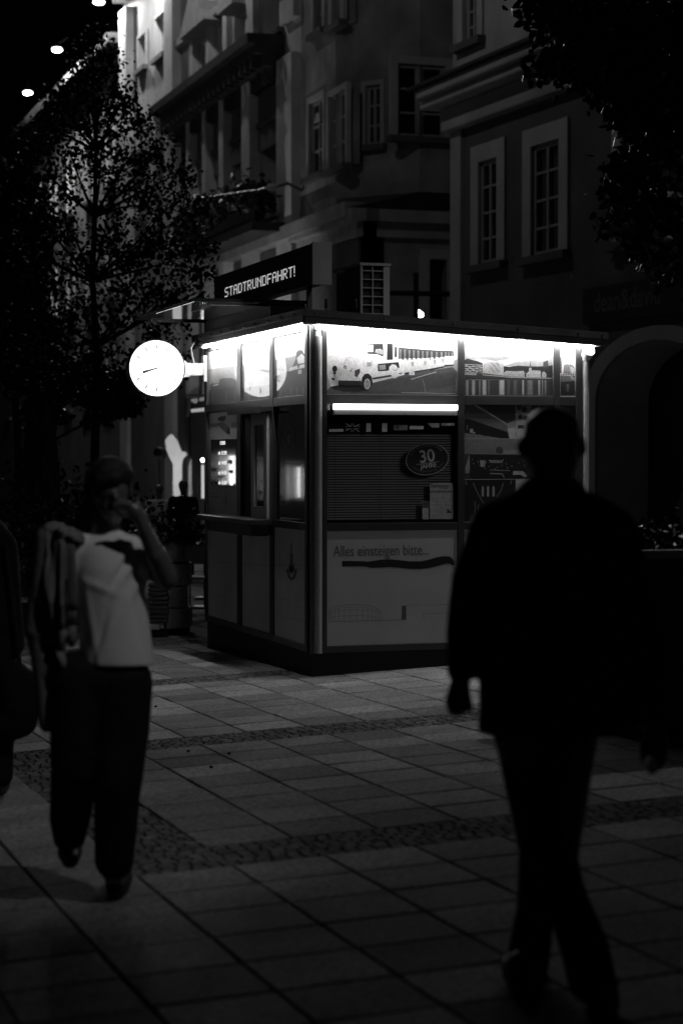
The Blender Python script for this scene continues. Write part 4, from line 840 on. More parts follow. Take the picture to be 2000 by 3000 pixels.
# ================================================================ ROOF FURNITURE
SB = thing('display_sign', 'long black light-emitting ticker sign standing on the kiosk roof', 'sign', (.2, .6, 2.93))
zb0, zb1 = 3.215, 3.555
mb = MB(); mb.box((.2, .63, zb0), (.33, 3.95, zb1)); mb.build('casing', M_black, SB, bevel=.006)
mb = MB(); mb.box((.19, .60, zb0 - .01), (.36, .629, zb1 + .008)); mb.build('end_cap', M_post0, SB, bevel=.004)
mb = MB()
for y in (.9, 2.3, 3.6): mb.box((.24, y, 2.93 + sl(.24)), (.28, y + .04, zb0 - .001))
mb.build('stand', M_dark, SB)
font = {'S': '01111,10000,10000,01110,00001,00001,11110', 'T': '11111,00100,00100,00100,00100,00100,00100', 'A': '01110,10001,10001,11111,10001,10001,10001', 'D': '11110,10001,10001,10001,10001,10001,11110', 'R': '11110,10001,10001,11110,10100,10010,10001', 'U': '10001,10001,10001,10001,10001,10001,01110', 'N': '10001,11001,10101,10011,10001,10001,10001', 'F': '11111,10000,10000,11110,10000,10000,10000', 'H': '10001,10001,10001,11111,10001,10001,10001', '!': '1,1,1,1,1,0,1', ' ': '00,00,00,00,00,00,00'}
p_s = onX(660, 870, .2); p_e = onX(868, 800, .2); word = 'STADTRUNDFAHRT!'
ncol = sum(len(font[ch].split(',')[0]) + 1 for ch in word); step = (p_s.y - p_e.y) / ncol; zc_ = (onX(868, 800, .2).z); y = p_s.y; zs_ = .092 / 7
mb = MB()
for ch in word:
    rows_ = font[ch].split(',')
    for r_, row in enumerate(rows_):
        for c_, b in enumerate(row):
            if b == '1': yy = y - c_ * step; zz_ = zc_ + .062 - r_ * zs_; mb.box((.1975, yy - step * .42, zz_ - zs_ * .42), (.1995, yy + step * .42, zz_ + zs_ * .42))
    y -= (len(rows_[0]) + 1) * step
mb.build('led_text', M_led2, SB)
AC = thing('air_conditioner', 'boxy air conditioning unit with a grille on the kiosk roof', 'air conditioner', (1.2, 2.0, 2.85))
mb = MB(); mb.box((1.09, 2.03, 2.90), (1.36, 2.75, 3.50)); mb.build('casing', M_black, AC)
mb = MB(); mb.box((1.08, 2.0, 2.90), (1.10, 2.03, 3.52)); mb.box((1.30, 2.0, 2.90), (1.36, 2.03, 3.52)); mb.box((1.07, 1.99, 3.52), (1.37, 2.8, 3.545)); mb.box((1.193, 2.002, 2.90), (1.203, 2.02, 3.52))
z = 3.47
while z > 2.9: mb.box((1.10, 2.003, z), (1.30, 2.018, z + .008)); z -= .078
mb.build('grille', M_post0, AC)
for nm, x, lab in (('roof_hook', 955, 'small shiny bolt standing on the kiosk roof beside the ticker sign'), ('roof_fitting', 1043, 'small shiny fitting on the kiosk roof left of the air conditioner')):
    p = onY(x, 886, 1.2); mb = MB(); mb.tube(p - Vector((0, 0, .05)), p + Vector((0, 0, .03)), .016, .012, 10); mb.tube(Vector((p.x, p.y, 2.9 + sl(p.x))), p - Vector((0, 0, .045)), .006, n=8); tag(mb.build(nm, M_chrome), lab, 'roof fitting')

# ================================================================ TREES
def leafmesh(n, pts_fn, size, M, name, parent):
    vs = []; fs = []
    for _ in range(n):
        p, sz = pts_fn(); sz = sz * size * random.uniform(.7, 1.25)
        d = Vector((random.gauss(0, 1), random.gauss(0, 1), random.gauss(-.5, .8))).normalized(); s_ = d.orthogonal().normalized(); a = random.uniform(0, 6.28); s_ = (Matrix.Rotation(a, 3, d) @ s_); nrm = d.cross(s_)
        k = len(vs); vs += [p, p + d * sz * .35 + s_ * sz * .42 + nrm * sz * .08, p + d * sz * .8 + s_ * sz * .3 + nrm * sz * .03, p + d * sz * 1.15, p + d * sz * .8 - s_ * sz * .3 + nrm * sz * .03, p + d * sz * .35 - s_ * sz * .42 + nrm * sz * .08]
        fs += [(k, k + 1, k + 2, k + 3), (k, k + 3, k + 4, k + 5)]
    me = bpy.data.meshes.new(name); me.from_pydata(vs, [], fs); me.materials.append(M); me.update()
    o = bpy.data.objects.new(name, me); C.objects.link(o); me.transform(Matrix.Translation(-parent.location)); o.parent = parent; return o
def tree(label, base, top, px_clumps, nleaf, lsize, d, M, trunk_r=.075, group=None, branches=None, spread=1.0):
    t = thing('street_tree', label, 'tree', base, group)
    base = Vector(base); top = Vector(top); mb = MB(); prev = base - Vector((0, 0, .1)); n = 9; axis = []
    for i in range(1, n + 1):
        f = i / n; q = base.lerp(top, f) + Vector((random.uniform(-.05, .05), random.uniform(-.05, .05), 0)) * (f < 1)
        mb.tube(prev, q, trunk_r * (1 - .85 * (f - 1 / n)), trunk_r * (1 - .85 * f), 9); prev = q; axis.append(q)
    mb.build('trunk', M_bark, t)
    mb = MB(); twigs = []
    for (c, r) in px_clumps:
        lo = [q for q in axis if q.z < c.z - .25 * abs((c - Vector((q.x, q.y, c.z))).length)] or axis[:2]
        s_ = lo[-1]; mid = s_.lerp(c, .5) + Vector((0, 0, -.08 + random.uniform(0, .15)))
        mb.tube(s_, mid, trunk_r * .34, trunk_r * .2, 6); mb.tube(mid, c, trunk_r * .2, trunk_r * .07, 6)
        for _ in range(7):
            e = c + Vector((random.gauss(0, r * .6), random.gauss(0, r * .6), random.gauss(0, r * .55))); st = s_.lerp(c, random.uniform(.45, 1)); mb.tube(st, e, trunk_r * .07, trunk_r * .025, 4); twigs.append((st, e, r))
    mb.build('branches', M_bark, t)
    wsum = [r ** 2 for c, r in px_clumps]
    def pt():
        if random.random() < .55:
            st, e, r = random.choice(twigs); p = st.lerp(e, random.uniform(.2, 1.1)) + Vector((random.gauss(0, .07), random.gauss(0, .07), random.gauss(0, .07)))
        else:
            c, r = random.choices(px_clumps, wsum)[0]; v = Vector((random.gauss(0, 1), random.gauss(0, 1), random.gauss(0, 1))); v = v.normalized() * r * random.uniform(.3, 1) ** .6; p = c + v
        return p, 1
    leafmesh(nleaf, pt, lsize, M, 'crown', t)
    return t
def clumps(specs, d, dj=.6): return [(at(x, y, d + random.uniform(-dj, dj)), r * d / FPX) for x, y, r in specs]
d1 = 27.0
b1 = at(276, 1500, d1); b1.z = gz(b1.x, b1.y)
sp = [(275, 90, 45), (250, 160, 60), (320, 190, 60), (210, 220, 55), (290, 270, 70), (370, 270, 50), (180, 300, 60), (240, 350, 70), (340, 350, 70), (430, 350, 45), (130, 380, 60), (200, 430, 70), (300, 440, 80), (400, 430, 70), (480, 420, 45), (120, 480, 70), (350, 520, 70), (450, 510, 70), (540, 500, 55), (190, 540, 70), (90, 600, 60), (530, 570, 55), (430, 600, 60), (320, 640, 70), (200, 660, 60), (370, 710, 80), (470, 700, 70), (560, 690, 60), (280, 760, 90), (150, 770, 90), (400, 800, 90), (520, 780, 70), (610, 730, 40), (80, 720, 80), (230, 880, 100), (360, 900, 90), (100, 900, 90), (470, 870, 60), (300, 1000, 80), (160, 1020, 90), (40, 1000, 80), (590, 600, 30), (480, 960, 80), (560, 880, 60), (420, 1080, 80), (520, 1060, 50), (250, 1080, 90), (340, 1120, 70), (120, 1130, 90), (600, 800, 40)]
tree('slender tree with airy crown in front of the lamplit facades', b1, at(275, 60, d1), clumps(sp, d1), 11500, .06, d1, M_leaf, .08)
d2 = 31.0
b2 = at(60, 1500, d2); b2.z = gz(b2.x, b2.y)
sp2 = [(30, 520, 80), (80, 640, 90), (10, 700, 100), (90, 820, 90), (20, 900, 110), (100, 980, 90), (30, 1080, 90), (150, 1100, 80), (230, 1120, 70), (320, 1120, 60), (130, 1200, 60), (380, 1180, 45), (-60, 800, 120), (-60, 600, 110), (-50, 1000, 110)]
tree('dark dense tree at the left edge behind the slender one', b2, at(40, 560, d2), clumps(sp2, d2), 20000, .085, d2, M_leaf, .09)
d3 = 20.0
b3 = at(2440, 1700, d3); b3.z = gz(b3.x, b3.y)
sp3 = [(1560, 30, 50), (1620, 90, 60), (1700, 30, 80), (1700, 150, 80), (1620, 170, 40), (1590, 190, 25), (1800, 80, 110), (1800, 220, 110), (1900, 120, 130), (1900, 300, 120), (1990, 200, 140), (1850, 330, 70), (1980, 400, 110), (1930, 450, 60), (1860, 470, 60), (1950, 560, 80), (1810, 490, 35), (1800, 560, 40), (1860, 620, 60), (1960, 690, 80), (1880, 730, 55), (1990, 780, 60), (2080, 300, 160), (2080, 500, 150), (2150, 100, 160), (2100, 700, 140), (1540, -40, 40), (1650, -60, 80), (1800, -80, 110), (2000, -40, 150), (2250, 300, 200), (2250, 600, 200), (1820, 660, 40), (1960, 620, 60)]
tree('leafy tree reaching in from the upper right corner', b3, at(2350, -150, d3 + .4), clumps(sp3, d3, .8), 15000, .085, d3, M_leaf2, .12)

# ================================================================ PLANTERS, CAFE THINGS
def foliage(name, label, cat, c, ext, n, size, parent=None, M=M_leaf):
    if parent is None: parent = thing(name, label, cat, c)
    leafmesh(n, lambda: (Vector(c) + Vector((random.uniform(-1, 1) * ext[0], random.uniform(-1, 1) * ext[1], abs(random.gauss(0, .5)) * ext[2])), 1), size, M, 'foliage', parent); return parent
bx = foliage('balcony_plants', 'trailing plants on the balcony of the ornate house', 'plants', fM.P(sum(BAL) / 2, zbal, .8), (.45, (BAL[1] - BAL[0]) / 2, .7), 1800, .16)
p0 = Vector((.42, -5.05, 0)); ph = 1.1
PL = thing('stone_planter', 'large dark planter box with low plants at the right edge', 'planter', (p0.x, p0.y, gz(p0.x, p0.y)))
zb_ = gz(p0.x, p0.y)
mb = MB(); mb.box((p0.x, p0.y, zb_ - .12), (p0.x + 2.6, p0.y + 1.3, zb_ + ph - .05)); mb.build('box', M_black, PL, bevel=.01)
mb = MB(); mb.box((p0.x - .04, p0.y - .04, zb_ + ph - .049), (p0.x + 2.64, p0.y + .08, zb_ + ph)); mb.box((p0.x - .04, p0.y + .08, zb_ + ph - .049), (p0.x + .08, p0.y + 1.3, zb_ + ph - .001)); mb.build('rim', M_stone, PL)
mb = MB(); mb.box((p0.x + .09, p0.y + .09, zb_ + ph - .048), (p0.x + 2.6, p0.y + 1.28, zb_ + ph - .03)); mb.build('soil', M_soil, PL)
foliage('', '', '', Vector((p0.x + 1.3, p0.y + .65, zb_ + ph - .03)), (1.2, .55, .18), 1500, .05, parent=PL, M=M_leaf2)
# timber planter stack behind the kiosk corner
d5 = 22.0
q = gnd(505, 1862); TP = thing('timber_planter', 'planter built of staggered timber blocks with grasses, left of the kiosk', 'planter', q)
k5 = (q - CAM).dot(FW); sc5 = k5 / FPX
def pbox(mb, x0, x1, y0, y1, d, dep): 
    A = at(x0, y1, d); B = at(x1, y1, d); h = (y1 - y0) * d / FPX; bk = F0 * dep
    mb.hexa([A, B, B + bk, A + bk, A + ZZ * h, B + ZZ * h, B + bk + ZZ * h, A + bk + ZZ * h])
mb = MB()
for (x0, x1, y0, y1, o_) in ((484, 541, 1587, 1647, 0), (478, 553, 1653, 1716, -.02), (488, 541, 1720, 1780, 0), (480, 554, 1784, 1842, -.02)): pbox(mb, x0, x1, y0, y1, k5 + o_, .5)
mb.build('blocks', M_wood, TP, bevel=.006)
mb = MB()
for (x, y) in ((529, 1605), (529, 1636), (529, 1664), (529, 1700), (529, 1729), (529, 1765), (530, 1795)): mb.ball(at(x, y, k5 - .03), .011, 8, 6)
mb.build('screws', M_chrome, TP)
mb = MB(); pbox(mb, 486, 545, 1646.5, 1653.5, k5 + .03, .45); pbox(mb, 488, 541, 1715.5, 1720.5, k5 + .03, .45); pbox(mb, 488, 541, 1779.5, 1784.5, k5 + .03, .45); pbox(mb, 486, 548, 1841.5, 1862, k5 + .03, .45); mb.build('core', M_black, TP)
foliage('', '', '', at(500, 1590, k5 + .2), (.3, .3, .3), 900, .055, parent=TP)
q = gnd(462, 1868); k6 = (q - CAM).dot(FW); SC = thing('cushion_stack', 'stack of dark ribbed cushions on a low base left of the timber planter', 'cushions', q)
for i in range(9):
    y1_ = 1826 - i * 13.2; o_ = (i % 3) * 1.5; mb = MB(); pbox(mb, 432 + o_, 490 + o_, y1_ - 11.5, y1_, k6, .45); mb.build('cushion', M_cloth2, SC, bevel=.015)
mb = MB(); pbox(mb, 438, 466, 1829, 1845, k6 - .02, .1); mb.build('white_bar', M_trim, SC); mb = MB(); pbox(mb, 442, 492, 1846, 1868, k6, .4); mb.build('base', M_black, SC)
q = gnd(585, 1835); k7 = (q - CAM).dot(FW); 
def table(px0, px1, py, d, label):
    c = at((px0 + px1) / 2, py, d); r = (px1 - px0) / 2 * d / FPX; g_ = gz(c.x, c.y); t = thing('cafe_table', label, 'table', (c.x, c.y, g_), 'tables of the pavement cafe')
    mb = MB(); mb.tube(c - ZZ * .02, c + ZZ * .012, r, n=28); mb.build('table_top', M_trim, t); mb = MB(); mb.tube(Vector((c.x, c.y, g_)), c - ZZ * .02, .03); mb.build('leg', M_dark, t); mb = MB(); mb.tube(Vector((c.x, c.y, g_)), Vector((c.x, c.y, g_ + .03)), .2, .16, 20); mb.build('foot', M_dark, t)
table(552, 660, 1602, 27.5, 'pale round cafe table seen just left of the kiosk')
table(556, 650, 1622, 25.5, 'nearer round cafe table partly behind the kiosk corner')
table(-30, 46, 1640, 24.0, 'round cafe table at the left picture edge')
def chair(px, py, d, rz, label):
    c = at(px, py, d); g_ = gz(c.x, c.y); t = thing('cafe_chair', label, 'chair', (c.x, c.y, g_), 'chairs of the pavement cafe'); t.rotation_euler = (0, 0, 0)
    cs, sn = math.cos(rz), math.sin(rz); L = lambda x, y, z: Vector((c.x + x * cs - y * sn, c.y + x * sn + y * cs, g_ + z))
    mb = MB(); mb.hexa([L(-.2, -.2, .43), L(.2, -.2, .43), L(.2, .2, .43), L(-.2, .2, .43), L(-.2, -.2, .46), L(.2, -.2, .46), L(.2, .2, .46), L(-.2, .2, .46)]); mb.build('seat', M_wood, t)
    mb = MB(); mb.hexa([L(-.2, .18, .62), L(.2, .18, .62), L(.2, .2, .62), L(-.2, .2, .62), L(-.2, .2, .86), L(.2, .2, .86), L(.2, .22, .86), L(-.2, .22, .86)]); mb.build('backrest', M_wood, t)
    for x in (-.18, .18):
        for y_ in (-.18, .18): mb = MB(); mb.tube(L(x, y_, 0), L(x, y_, .43 if y_ < 0 else .86), .014, n=8); mb.build('leg', M_chrome, t)
chair(585, 1700, 24.5, 2.6, 'cafe chair half hidden behind the kiosk left edge'); chair(40, 1560, 21.5, .4, 'cafe chair behind the man in the white shirt, near left edge'); chair(110, 1590, 23, -1.2, 'cafe chair seen past the jacket on his shoulder')

for i, (x, y, w_, h_, dd_) in enumerate(((20, 1600, .9, 1.0, 23), (130, 1590, .8, 1.1, 25), (235, 1590, .9, 1.0, 27), (345, 1600, .8, .9, 29))):
    c = at(x, y, dd_); g_ = gz(c.x, c.y); hp = thing('hedge_planter', ['leafy tub plant at the left picture edge behind the passer-by', 'leafy tub plant behind the carried jacket', 'leafy tub plant behind the raised-hand person', 'leafy tub plant right of the raised hand', 'leafy tub plant just left of the two distant people'][i], 'planter', (c.x, c.y, g_), 'tub plants along the cafe')
    mb = MB(); mb.hexa([(c.x - w_ * .4, c.y - .25, g_), (c.x + w_ * .4, c.y - .25, g_), (c.x + w_ * .4, c.y + .25, g_), (c.x - w_ * .4, c.y + .25, g_), (c.x - w_ * .5, c.y - .3, g_ + .5), (c.x + w_ * .5, c.y - .3, g_ + .5), (c.x + w_ * .5, c.y + .3, g_ + .5), (c.x - w_ * .5, c.y + .3, g_ + .5)]); mb.build('tub', M_black, hp)
    leafmesh(2600, lambda: (Vector((c.x + random.gauss(0, .33) * w_, c.y + random.gauss(0, .2), g_ + .5 + abs(random.gauss(0, .45)) * h_)), 1), .075, M_leaf, 'foliage', hp)
def parasol(x, ytop, dd_, label):
    c = at(x, ytop, dd_); g_ = gz(c.x, c.y); t = thing('closed_parasol', label, 'parasol', (c.x, c.y, g_), 'closed parasols of the cafe')
    mb = MB(); mb.tube(Vector((c.x, c.y, g_)), c + ZZ * .1, .025); mb.build('pole', M_dark, t); mb = MB(); zt_ = c.z
    vs = []; n = 16
    for (z, r) in ((zt_ + .02, .03), (zt_ - .3, .1), (zt_ - .9, .15), (zt_ - 1.5, .11)):
        for i in range(n): a = 2 * math.pi * i / n; rr_ = r * (1 + .22 * (i % 2)); vs.append((c.x + rr_ * math.cos(a), c.y + rr_ * math.sin(a), z))
    mb.add(vs, [(j * n + i, j * n + (i + 1) % n, (j + 1) * n + (i + 1) % n, (j + 1) * n + i) for j in range(3) for i in range(n)]); mb.build('canopy', M_cloth2, t)
parasol(136, 1196, 25, 'closed parasol, the taller of two at the left'); parasol(98, 1206, 28, 'closed parasol, the shorter of two at the left')

# lit pillars and portal deep in the street
d6 = 47.0
def pillar(name, label, xs_, ytop, ybot, d, M, cap=None):
    t = thing(name, label, 'pillar', at(sum(xs_) / 2, ybot, d)); w = (xs_[1] - xs_[0]) * d / FPX; A = at(sum(xs_) / 2, ybot, d); h = (ybot - ytop) * d / FPX
    mb = MB(); mb.tube(A, A + ZZ * h, w / 2, w / 2, 16); mb.build('shaft', M, t, smooth=False)
    if cap: mb = MB(); mb.tube(A + ZZ * h, A + ZZ * (h + cap[1] * d / FPX), w / 2 * cap[0], w * .05, 16); mb.tube(A + ZZ * (h - .12), A + ZZ * h, w / 2 * cap[0] * .9, w / 2 * cap[0], 16); mb.build('cap', M, t)
    return t
t = thing('vault_pier', 'bright arcade pier with pointed vault shoulder beyond the kiosk', 'pier', at(515, 1560, d6))
mb = MB()
def px_poly(mb, pts, d, th):
    f = [at(x, y, d) for x, y in pts]; b = [p + F0 * th for p in f]; n = len(f); mb.add(f + b, [tuple(range(n)), tuple(range(2 * n - 1, n - 1, -1))] + [(i, n + i, n + (i + 1) % n, (i + 1) % n) for i in range(n)])
px_poly(mb, [(484, 1292), (492, 1278), (503, 1271), (512, 1280), (520, 1292), (527, 1310), (532, 1322), (545, 1325), (548, 1332), (536, 1345), (533, 1360), (533, 1560), (508, 1560), (507, 1360), (497, 1340), (488, 1318)], d6, .5); mb.build('shaft', M_stucco2, t)
mb = MB(); px_poly(mb, [(547, 1345), (555, 1340), (561, 1350), (563, 1600), (552, 1600), (549, 1400)], d6 + .8, .4); tag(mb.build('wall_strip', M_stucco), 'dimmer pier right behind the bright vault pier', 'pier')
mb = MB(); p = at(594, 1348, 40); mb.ball(p, .04, 12, 8); lp = thing('post_light', 'thin glowing light post at the kiosk left edge', 'light post', at(594, 1600, 40)); mb.build('tip', M_lampsmall, lp); M_post = mat('glow_post', .6, .5, emit=.5)
mb = MB(); mb.tube(at(594, 1362, 40), at(595, 1460, 40), .03, .035, 10); mb.build('glow_tube', M_post, lp); mb = MB(); mb.tube(at(595, 1461, 40), at(597, 1600, 40), .03, .03, 10); mb.build('post', M_trim, lp)
lt = bpy.data.lights.new('added_pier_light', 'POINT'); lt.energy = 260; lt.shadow_soft_size = .02  # light added to brighten the pier, its shade turned towards the camera
vl = thing('added_pier_lamp', 'small lamp added to light the arcade pier', 'lamp', at(468, 1330, d6 - 2.5)); lo = bpy.data.objects.new('lamp_light', lt); C.objects.link(lo); lo.parent = vl; lo.location = (t.location + ZZ * 1.5 - vl.location).normalized() * .07
mb = MB(); vd = (t.location + ZZ * 1.5 - vl.location).normalized(); mb.tube(vl.location - vd * .3, vl.location + vd * .02, .1, .16, 14); q_ = mb.build('shade', M_black, vl); mb = MB(); mb.tube(vl.location - vd * .12, vl.location - vd * .12 - ZZ * 3.5, .03); mb.build('post', M_dark, vl)
# shop lanterns seen between clock and kiosk
HS = thing('hanging_sign', 'lit hanging shop sign seen between the clock and the kiosk', 'sign', at(575, 1180, 42))
mb = MB(); px_poly(mb, [(549, 1165), (556, 1163), (556, 1200), (551, 1222), (545, 1222), (549, 1200)], 42, .06); px_poly(mb, [(540, 1155), (600, 1155), (600, 1161), (540, 1162)], 42, .1); mb.build('bracket', M_stucco2, HS)
M_sg = mat('sign_glow', .6, .5, emit=.35); M_sg2 = mat('sign_glow_soft', .6, .5, emit=.14)
mb = MB().use(M_sg); px_poly(mb, [(560, 1199), (602, 1194), (602, 1204), (560, 1208)], 42, .1); mb.use(M_sg2); px_poly(mb, [(560, 1169), (578, 1167), (578, 1177), (572, 1182), (560, 1176)], 42, .1); px_poly(mb, [(584, 1166), (602, 1162), (602, 1173), (584, 1175)], 42, .1); mb.build('letters', None, HS)
# alley lamp that peeps over the roof edge, wall lamp and cable
AL = thing('alley_lamp', 'small bright lamp in the alley just above the kiosk roof', 'lamp', at(1224, 925, 37.8))
mb = MB(); mb.ball(at(1219, 925, 37.8), .05, 10, 8); mb.ball(at(1231, 922, 37.8), .06, 10, 8); mb.ball(at(1226, 915, 37.8), .045, 10, 8); mb.build('bulbs', M_lampsmall, AL); mb = MB(); mb.tube(at(1225, 935, 37.8), at(1225, 1100, 37.8), .02); mb.build('stem', M_dark, AL)
WL = thing('arm_lamp', 'small pale lamp on a curved arm above the planted balcony', 'lamp', onX(798, 549, XF - 1.5))
mb = MB(); p = onX(798, 549, XF - 1.5); mb.ball(p, .22, 14, 8, (.6, 1.4, .25)); mb.build('shade', M_stucco2, WL); mb = MB(); e1 = onX(885, 558, XF); mb.tube(p, p.lerp(e1, .5) + ZZ * .12, .03); mb.tube(p.lerp(e1, .5) + ZZ * .12, e1, .035); mb.build('arm', M_dark, WL)
mb = MB(); mb.tube(onX(565, 582, XF - 1.4), p, .007, n=6); mb.build('cable', M_dark, WL)
# alley railing
mb = MB(); A = at(1130, 858, 36.5); B = at(1345, 862, 36.5); mb.tube(A, B, .05); 
for x in (1218, 1340): mb.tube(at(x, 800, 36.5), at(x, 1340, 36.5), .05, .05, 8)
tag(mb.build('alley_gate', M_black), 'dark iron gate frame across the alley mouth', 'gate')

# ================================================================ PEOPLE
# ---- bald man seen from behind
D = 6.0; k = D / FPX
J = lambda x, y, dd=0: at(x, y, D + dd)
man = thing('person', 'bald man in dark jacket and trousers walking away at the right', 'person', gnd(1640, 2920))
hd = J(1614, 1305)
body = [(hd + UP * .012, (.082, .1, .106)), (hd + UP * .045, (.081, .095, .072)), (hd - UP * .03, (.078, .09, .08)), (J(1618, 1350, -.0), (.074, .085, .075)), (J(1616, 1400), .062, J(1618, 1470, .02), .066)]
for sx_ in (1526, 1704): body.append((J(sx_, 1310, .0), (.013, .02, .03)))
body += [(J(1618, 1480), .065, J(1610, 1570), .10), (J(1500, 1520), .06, J(1720, 1520), .06), (J(1600, 1580), .12, J(1600, 2080), .13),
         (J(1430, 1540), .055, J(1375, 1800, .02), .045), (J(1375, 1800, .02), .043, J(1348, 1990, .08), .03), (J(1348, 1990, .08), .03, J(1344, 2030, .09), .034),
         (J(1800, 1540), .055, J(1870, 1830, -.02), .045), (J(1870, 1830, -.02), .043, J(1908, 2100, -.03), .03)]
# legs
body += [(J(1550, 2150), .105, J(1580, 2470, .08), .07), (J(1580, 2470, .08), .062, J(1545, 2840, .3), .045), (J(1655, 2150), .1, J(1625, 2500, -.02), .07), (J(1625, 2500, -.02), .065, J(1742, 2890, -.2), .042)]
def fingers(base, dirs, lens, rad, side):
    out = []
    for b, dvs, L in zip(base, dirs, lens):
        p = b
        for i, dv in enumerate(dvs):
            q_ = p + dv.normalized() * L * (.42, .33, .25)[i]; out.append((p, rad * (1 - .12 * i), q_, rad * (.9 - .12 * i))); p = q_
    return out
# left hand: loosely closed fist
body += [(J(1344, 2030, .09), .036, J(1338, 2055, .09), .038)]
fb = [J(1318 + 13 * i, 2058, .06 + .012 * i) for i in range(4)]
body += fingers(fb, [(-UP + F0 * .3, -UP * .6 + F0 + RT * .3, UP * .4 + F0 + RT * .4)] * 4, (.062, .070, .066, .052), .0115, 1)
body += fingers([J(1362, 2032, .07)], [(-UP + RT * .5, -UP + RT * .25, -UP + RT * .05)], (.062,), .0125, 1)
# right hand: hanging, fingers slightly curled to the left
body += [(J(1908, 2100, -.03), .03, J(1920, 2160, -.03), .036), (J(1920, 2160, -.03), .036, J(1922, 2185, -.03), .036)]
fb = [J(1944 - 10 * i, 2195, -.05 + .018 * i) for i in range(4)]
body += fingers(fb, [(-UP - RT * .05, -UP - RT * .45, -UP * .7 - RT * .9)] * 4, (.072, .085, .080, .066), .0105, 1)
body += fingers([J(1893, 2150, -.03)], [(-UP - RT * .35, -UP - RT * .02, -UP + RT * .05)], (.085,), .0125, 1)
blob('body', body, M_skin, man, .008, 3)
jk = [(J(1618, 1448), .082, J(1612, 1500), .125), (J(1485, 1535, 0), .082, J(1765, 1550, 0), .08), (J(1530, 1600), .165, J(1700, 1600), .165), (J(1520, 1750), .16, J(1720, 1760), .17), (J(1545, 1950), .155, J(1720, 1960), .165), (J(1540, 2040), .145, J(1715, 2050), .15), (J(1535, 2125), .142, J(1712, 2120), .145),
      (J(1462, 1545), .088, J(1402, 1700, .01), .08), (J(1400, 1700, .01), .082, J(1367, 1860, .04), .066), (J(1367, 1860, .04), .064, J(1350, 1965, .07), .046),
      (J(1785, 1565), .088, J(1832, 1720, -.01), .080), (J(1832, 1720, -.01), .079, J(1885, 1900, -.02), .068), (J(1885, 1900, -.02), .066, J(1906, 2085, -.03), .046), (J(1660, 1450), .05, J(1560, 1450), .05)]
jo = blob('jacket', jk, M_cloth, man, .014, 8)
# flatten the hem of the jacket
me = jo.data; off = man.location
zh = J(1600, 2142).z
for v in me.vertices:
    w = v.co + off; dx = (w - CAM).dot(RT) / ((w - CAM).dot(F0)) * FPX + CX
    if w.z < zh and 1395 < dx < 1850: v.co.z = zh - off.z + (w.z - zh) * .06
tr = [(J(1545, 2110), .112, J(1588, 2450, .06), .078), (J(1588, 2450, .06), .072, J(1572, 2640, .16), .058), (J(1572, 2640, .16), .058, J(1548, 2800, .26), .068), (J(1548, 2800, .26), .068, J(1538, 2850, .3), .068), (J(1635, 2110), .112, J(1598, 2420, -.02), .078), (J(1598, 2420, -.02), .076, J(1650, 2610, -.08), .060), (J(1650, 2610, -.08), .062, J(1712, 2780, -.15), .072), (J(1712, 2780, -.15), .072, J(1732, 2870, -.2), .072), (J(1560, 2090), .13, J(1640, 2090), .13)]
blob('trousers', tr, M_cloth, man, .012, 6)
def shoe(heel, toe, r, parent, M=M_shoe):
    h = Vector(heel); t_ = Vector(toe); d_ = (t_ - h).normalized(); blob('shoe', [(h, r * 1.02, h + (t_ - h) * .45, r * 1.05), (h + (t_ - h) * .45, r * 1.05, t_, r * .72), (h + ZZ * .05, r * .95, h + d_ * .08 + ZZ * .03, r * .9)], M, parent, .009, 4)
g1 = gnd(1528, 2912); shoe(g1 + ZZ * .045, g1 + ZZ * .04 + F0 * .2 - RT * .02, .044, man)
g2 = gnd(1768, 3040); hl = J(1768, 2935, -.2); shoe(hl, hl + F0 * .16 - ZZ * .12, .046, man)
blob('sock', [(J(1588, 2862, .3), .018, J(1600, 2866, .3), .016)], M_sock, man, .008, 2); blob('sock', [(J(1782, 2902, -.26), .018, J(1798, 2908, -.26), .016)], M_sock, man, .008, 2)

# ---- man in the white T-shirt raising his hand to his mouth
D = 7.8
W_ = thing('person', 'person in white T-shirt with jacket over one shoulder, hand raised to mouth', 'person', gnd(300, 2600))
hc = J(322, 1440)
body = [(hc + UP * .02, (.076, .098, .105)), (J(330, 1478, -.015), (.058, .075, .075)), (J(338, 1458, -.105), (.014, .022, .022)), (J(316, 1505), .052, J(305, 1575, .02), .06)]
body += [(J(328, 1500, -.07), (.028, .03, .022)), (J(312, 1590), .05, J(318, 1640), .075), (J(245, 1618, .01), .045, J(385, 1608), .045), (J(322, 1660), .085, J(330, 1930), .085),
         (J(395, 1612), .05, J(485, 1695, -.04), .044), (J(485, 1695, -.04), .047, J(456, 1625, -.10), .042), (J(456, 1625, -.10), .04, J(420, 1540, -.14), .027), (J(420, 1540, -.14), .027, J(410, 1512, -.14), .03),
         (J(205, 1620), .05, J(150, 1800, .02), .042), (J(150, 1800, .02), .04, J(140, 1980, -.02), .028), (J(140, 1980), .028, J(138, 2040), .034),
         (J(250, 2000), .095, J(225, 2260, -.02), .07), (J(225, 2260), .07, J(205, 2460, .25), .045), (J(350, 2000), .095, J(345, 2290, -.04), .07), (J(345, 2290), .07, J(335, 2560, .02), .045)]
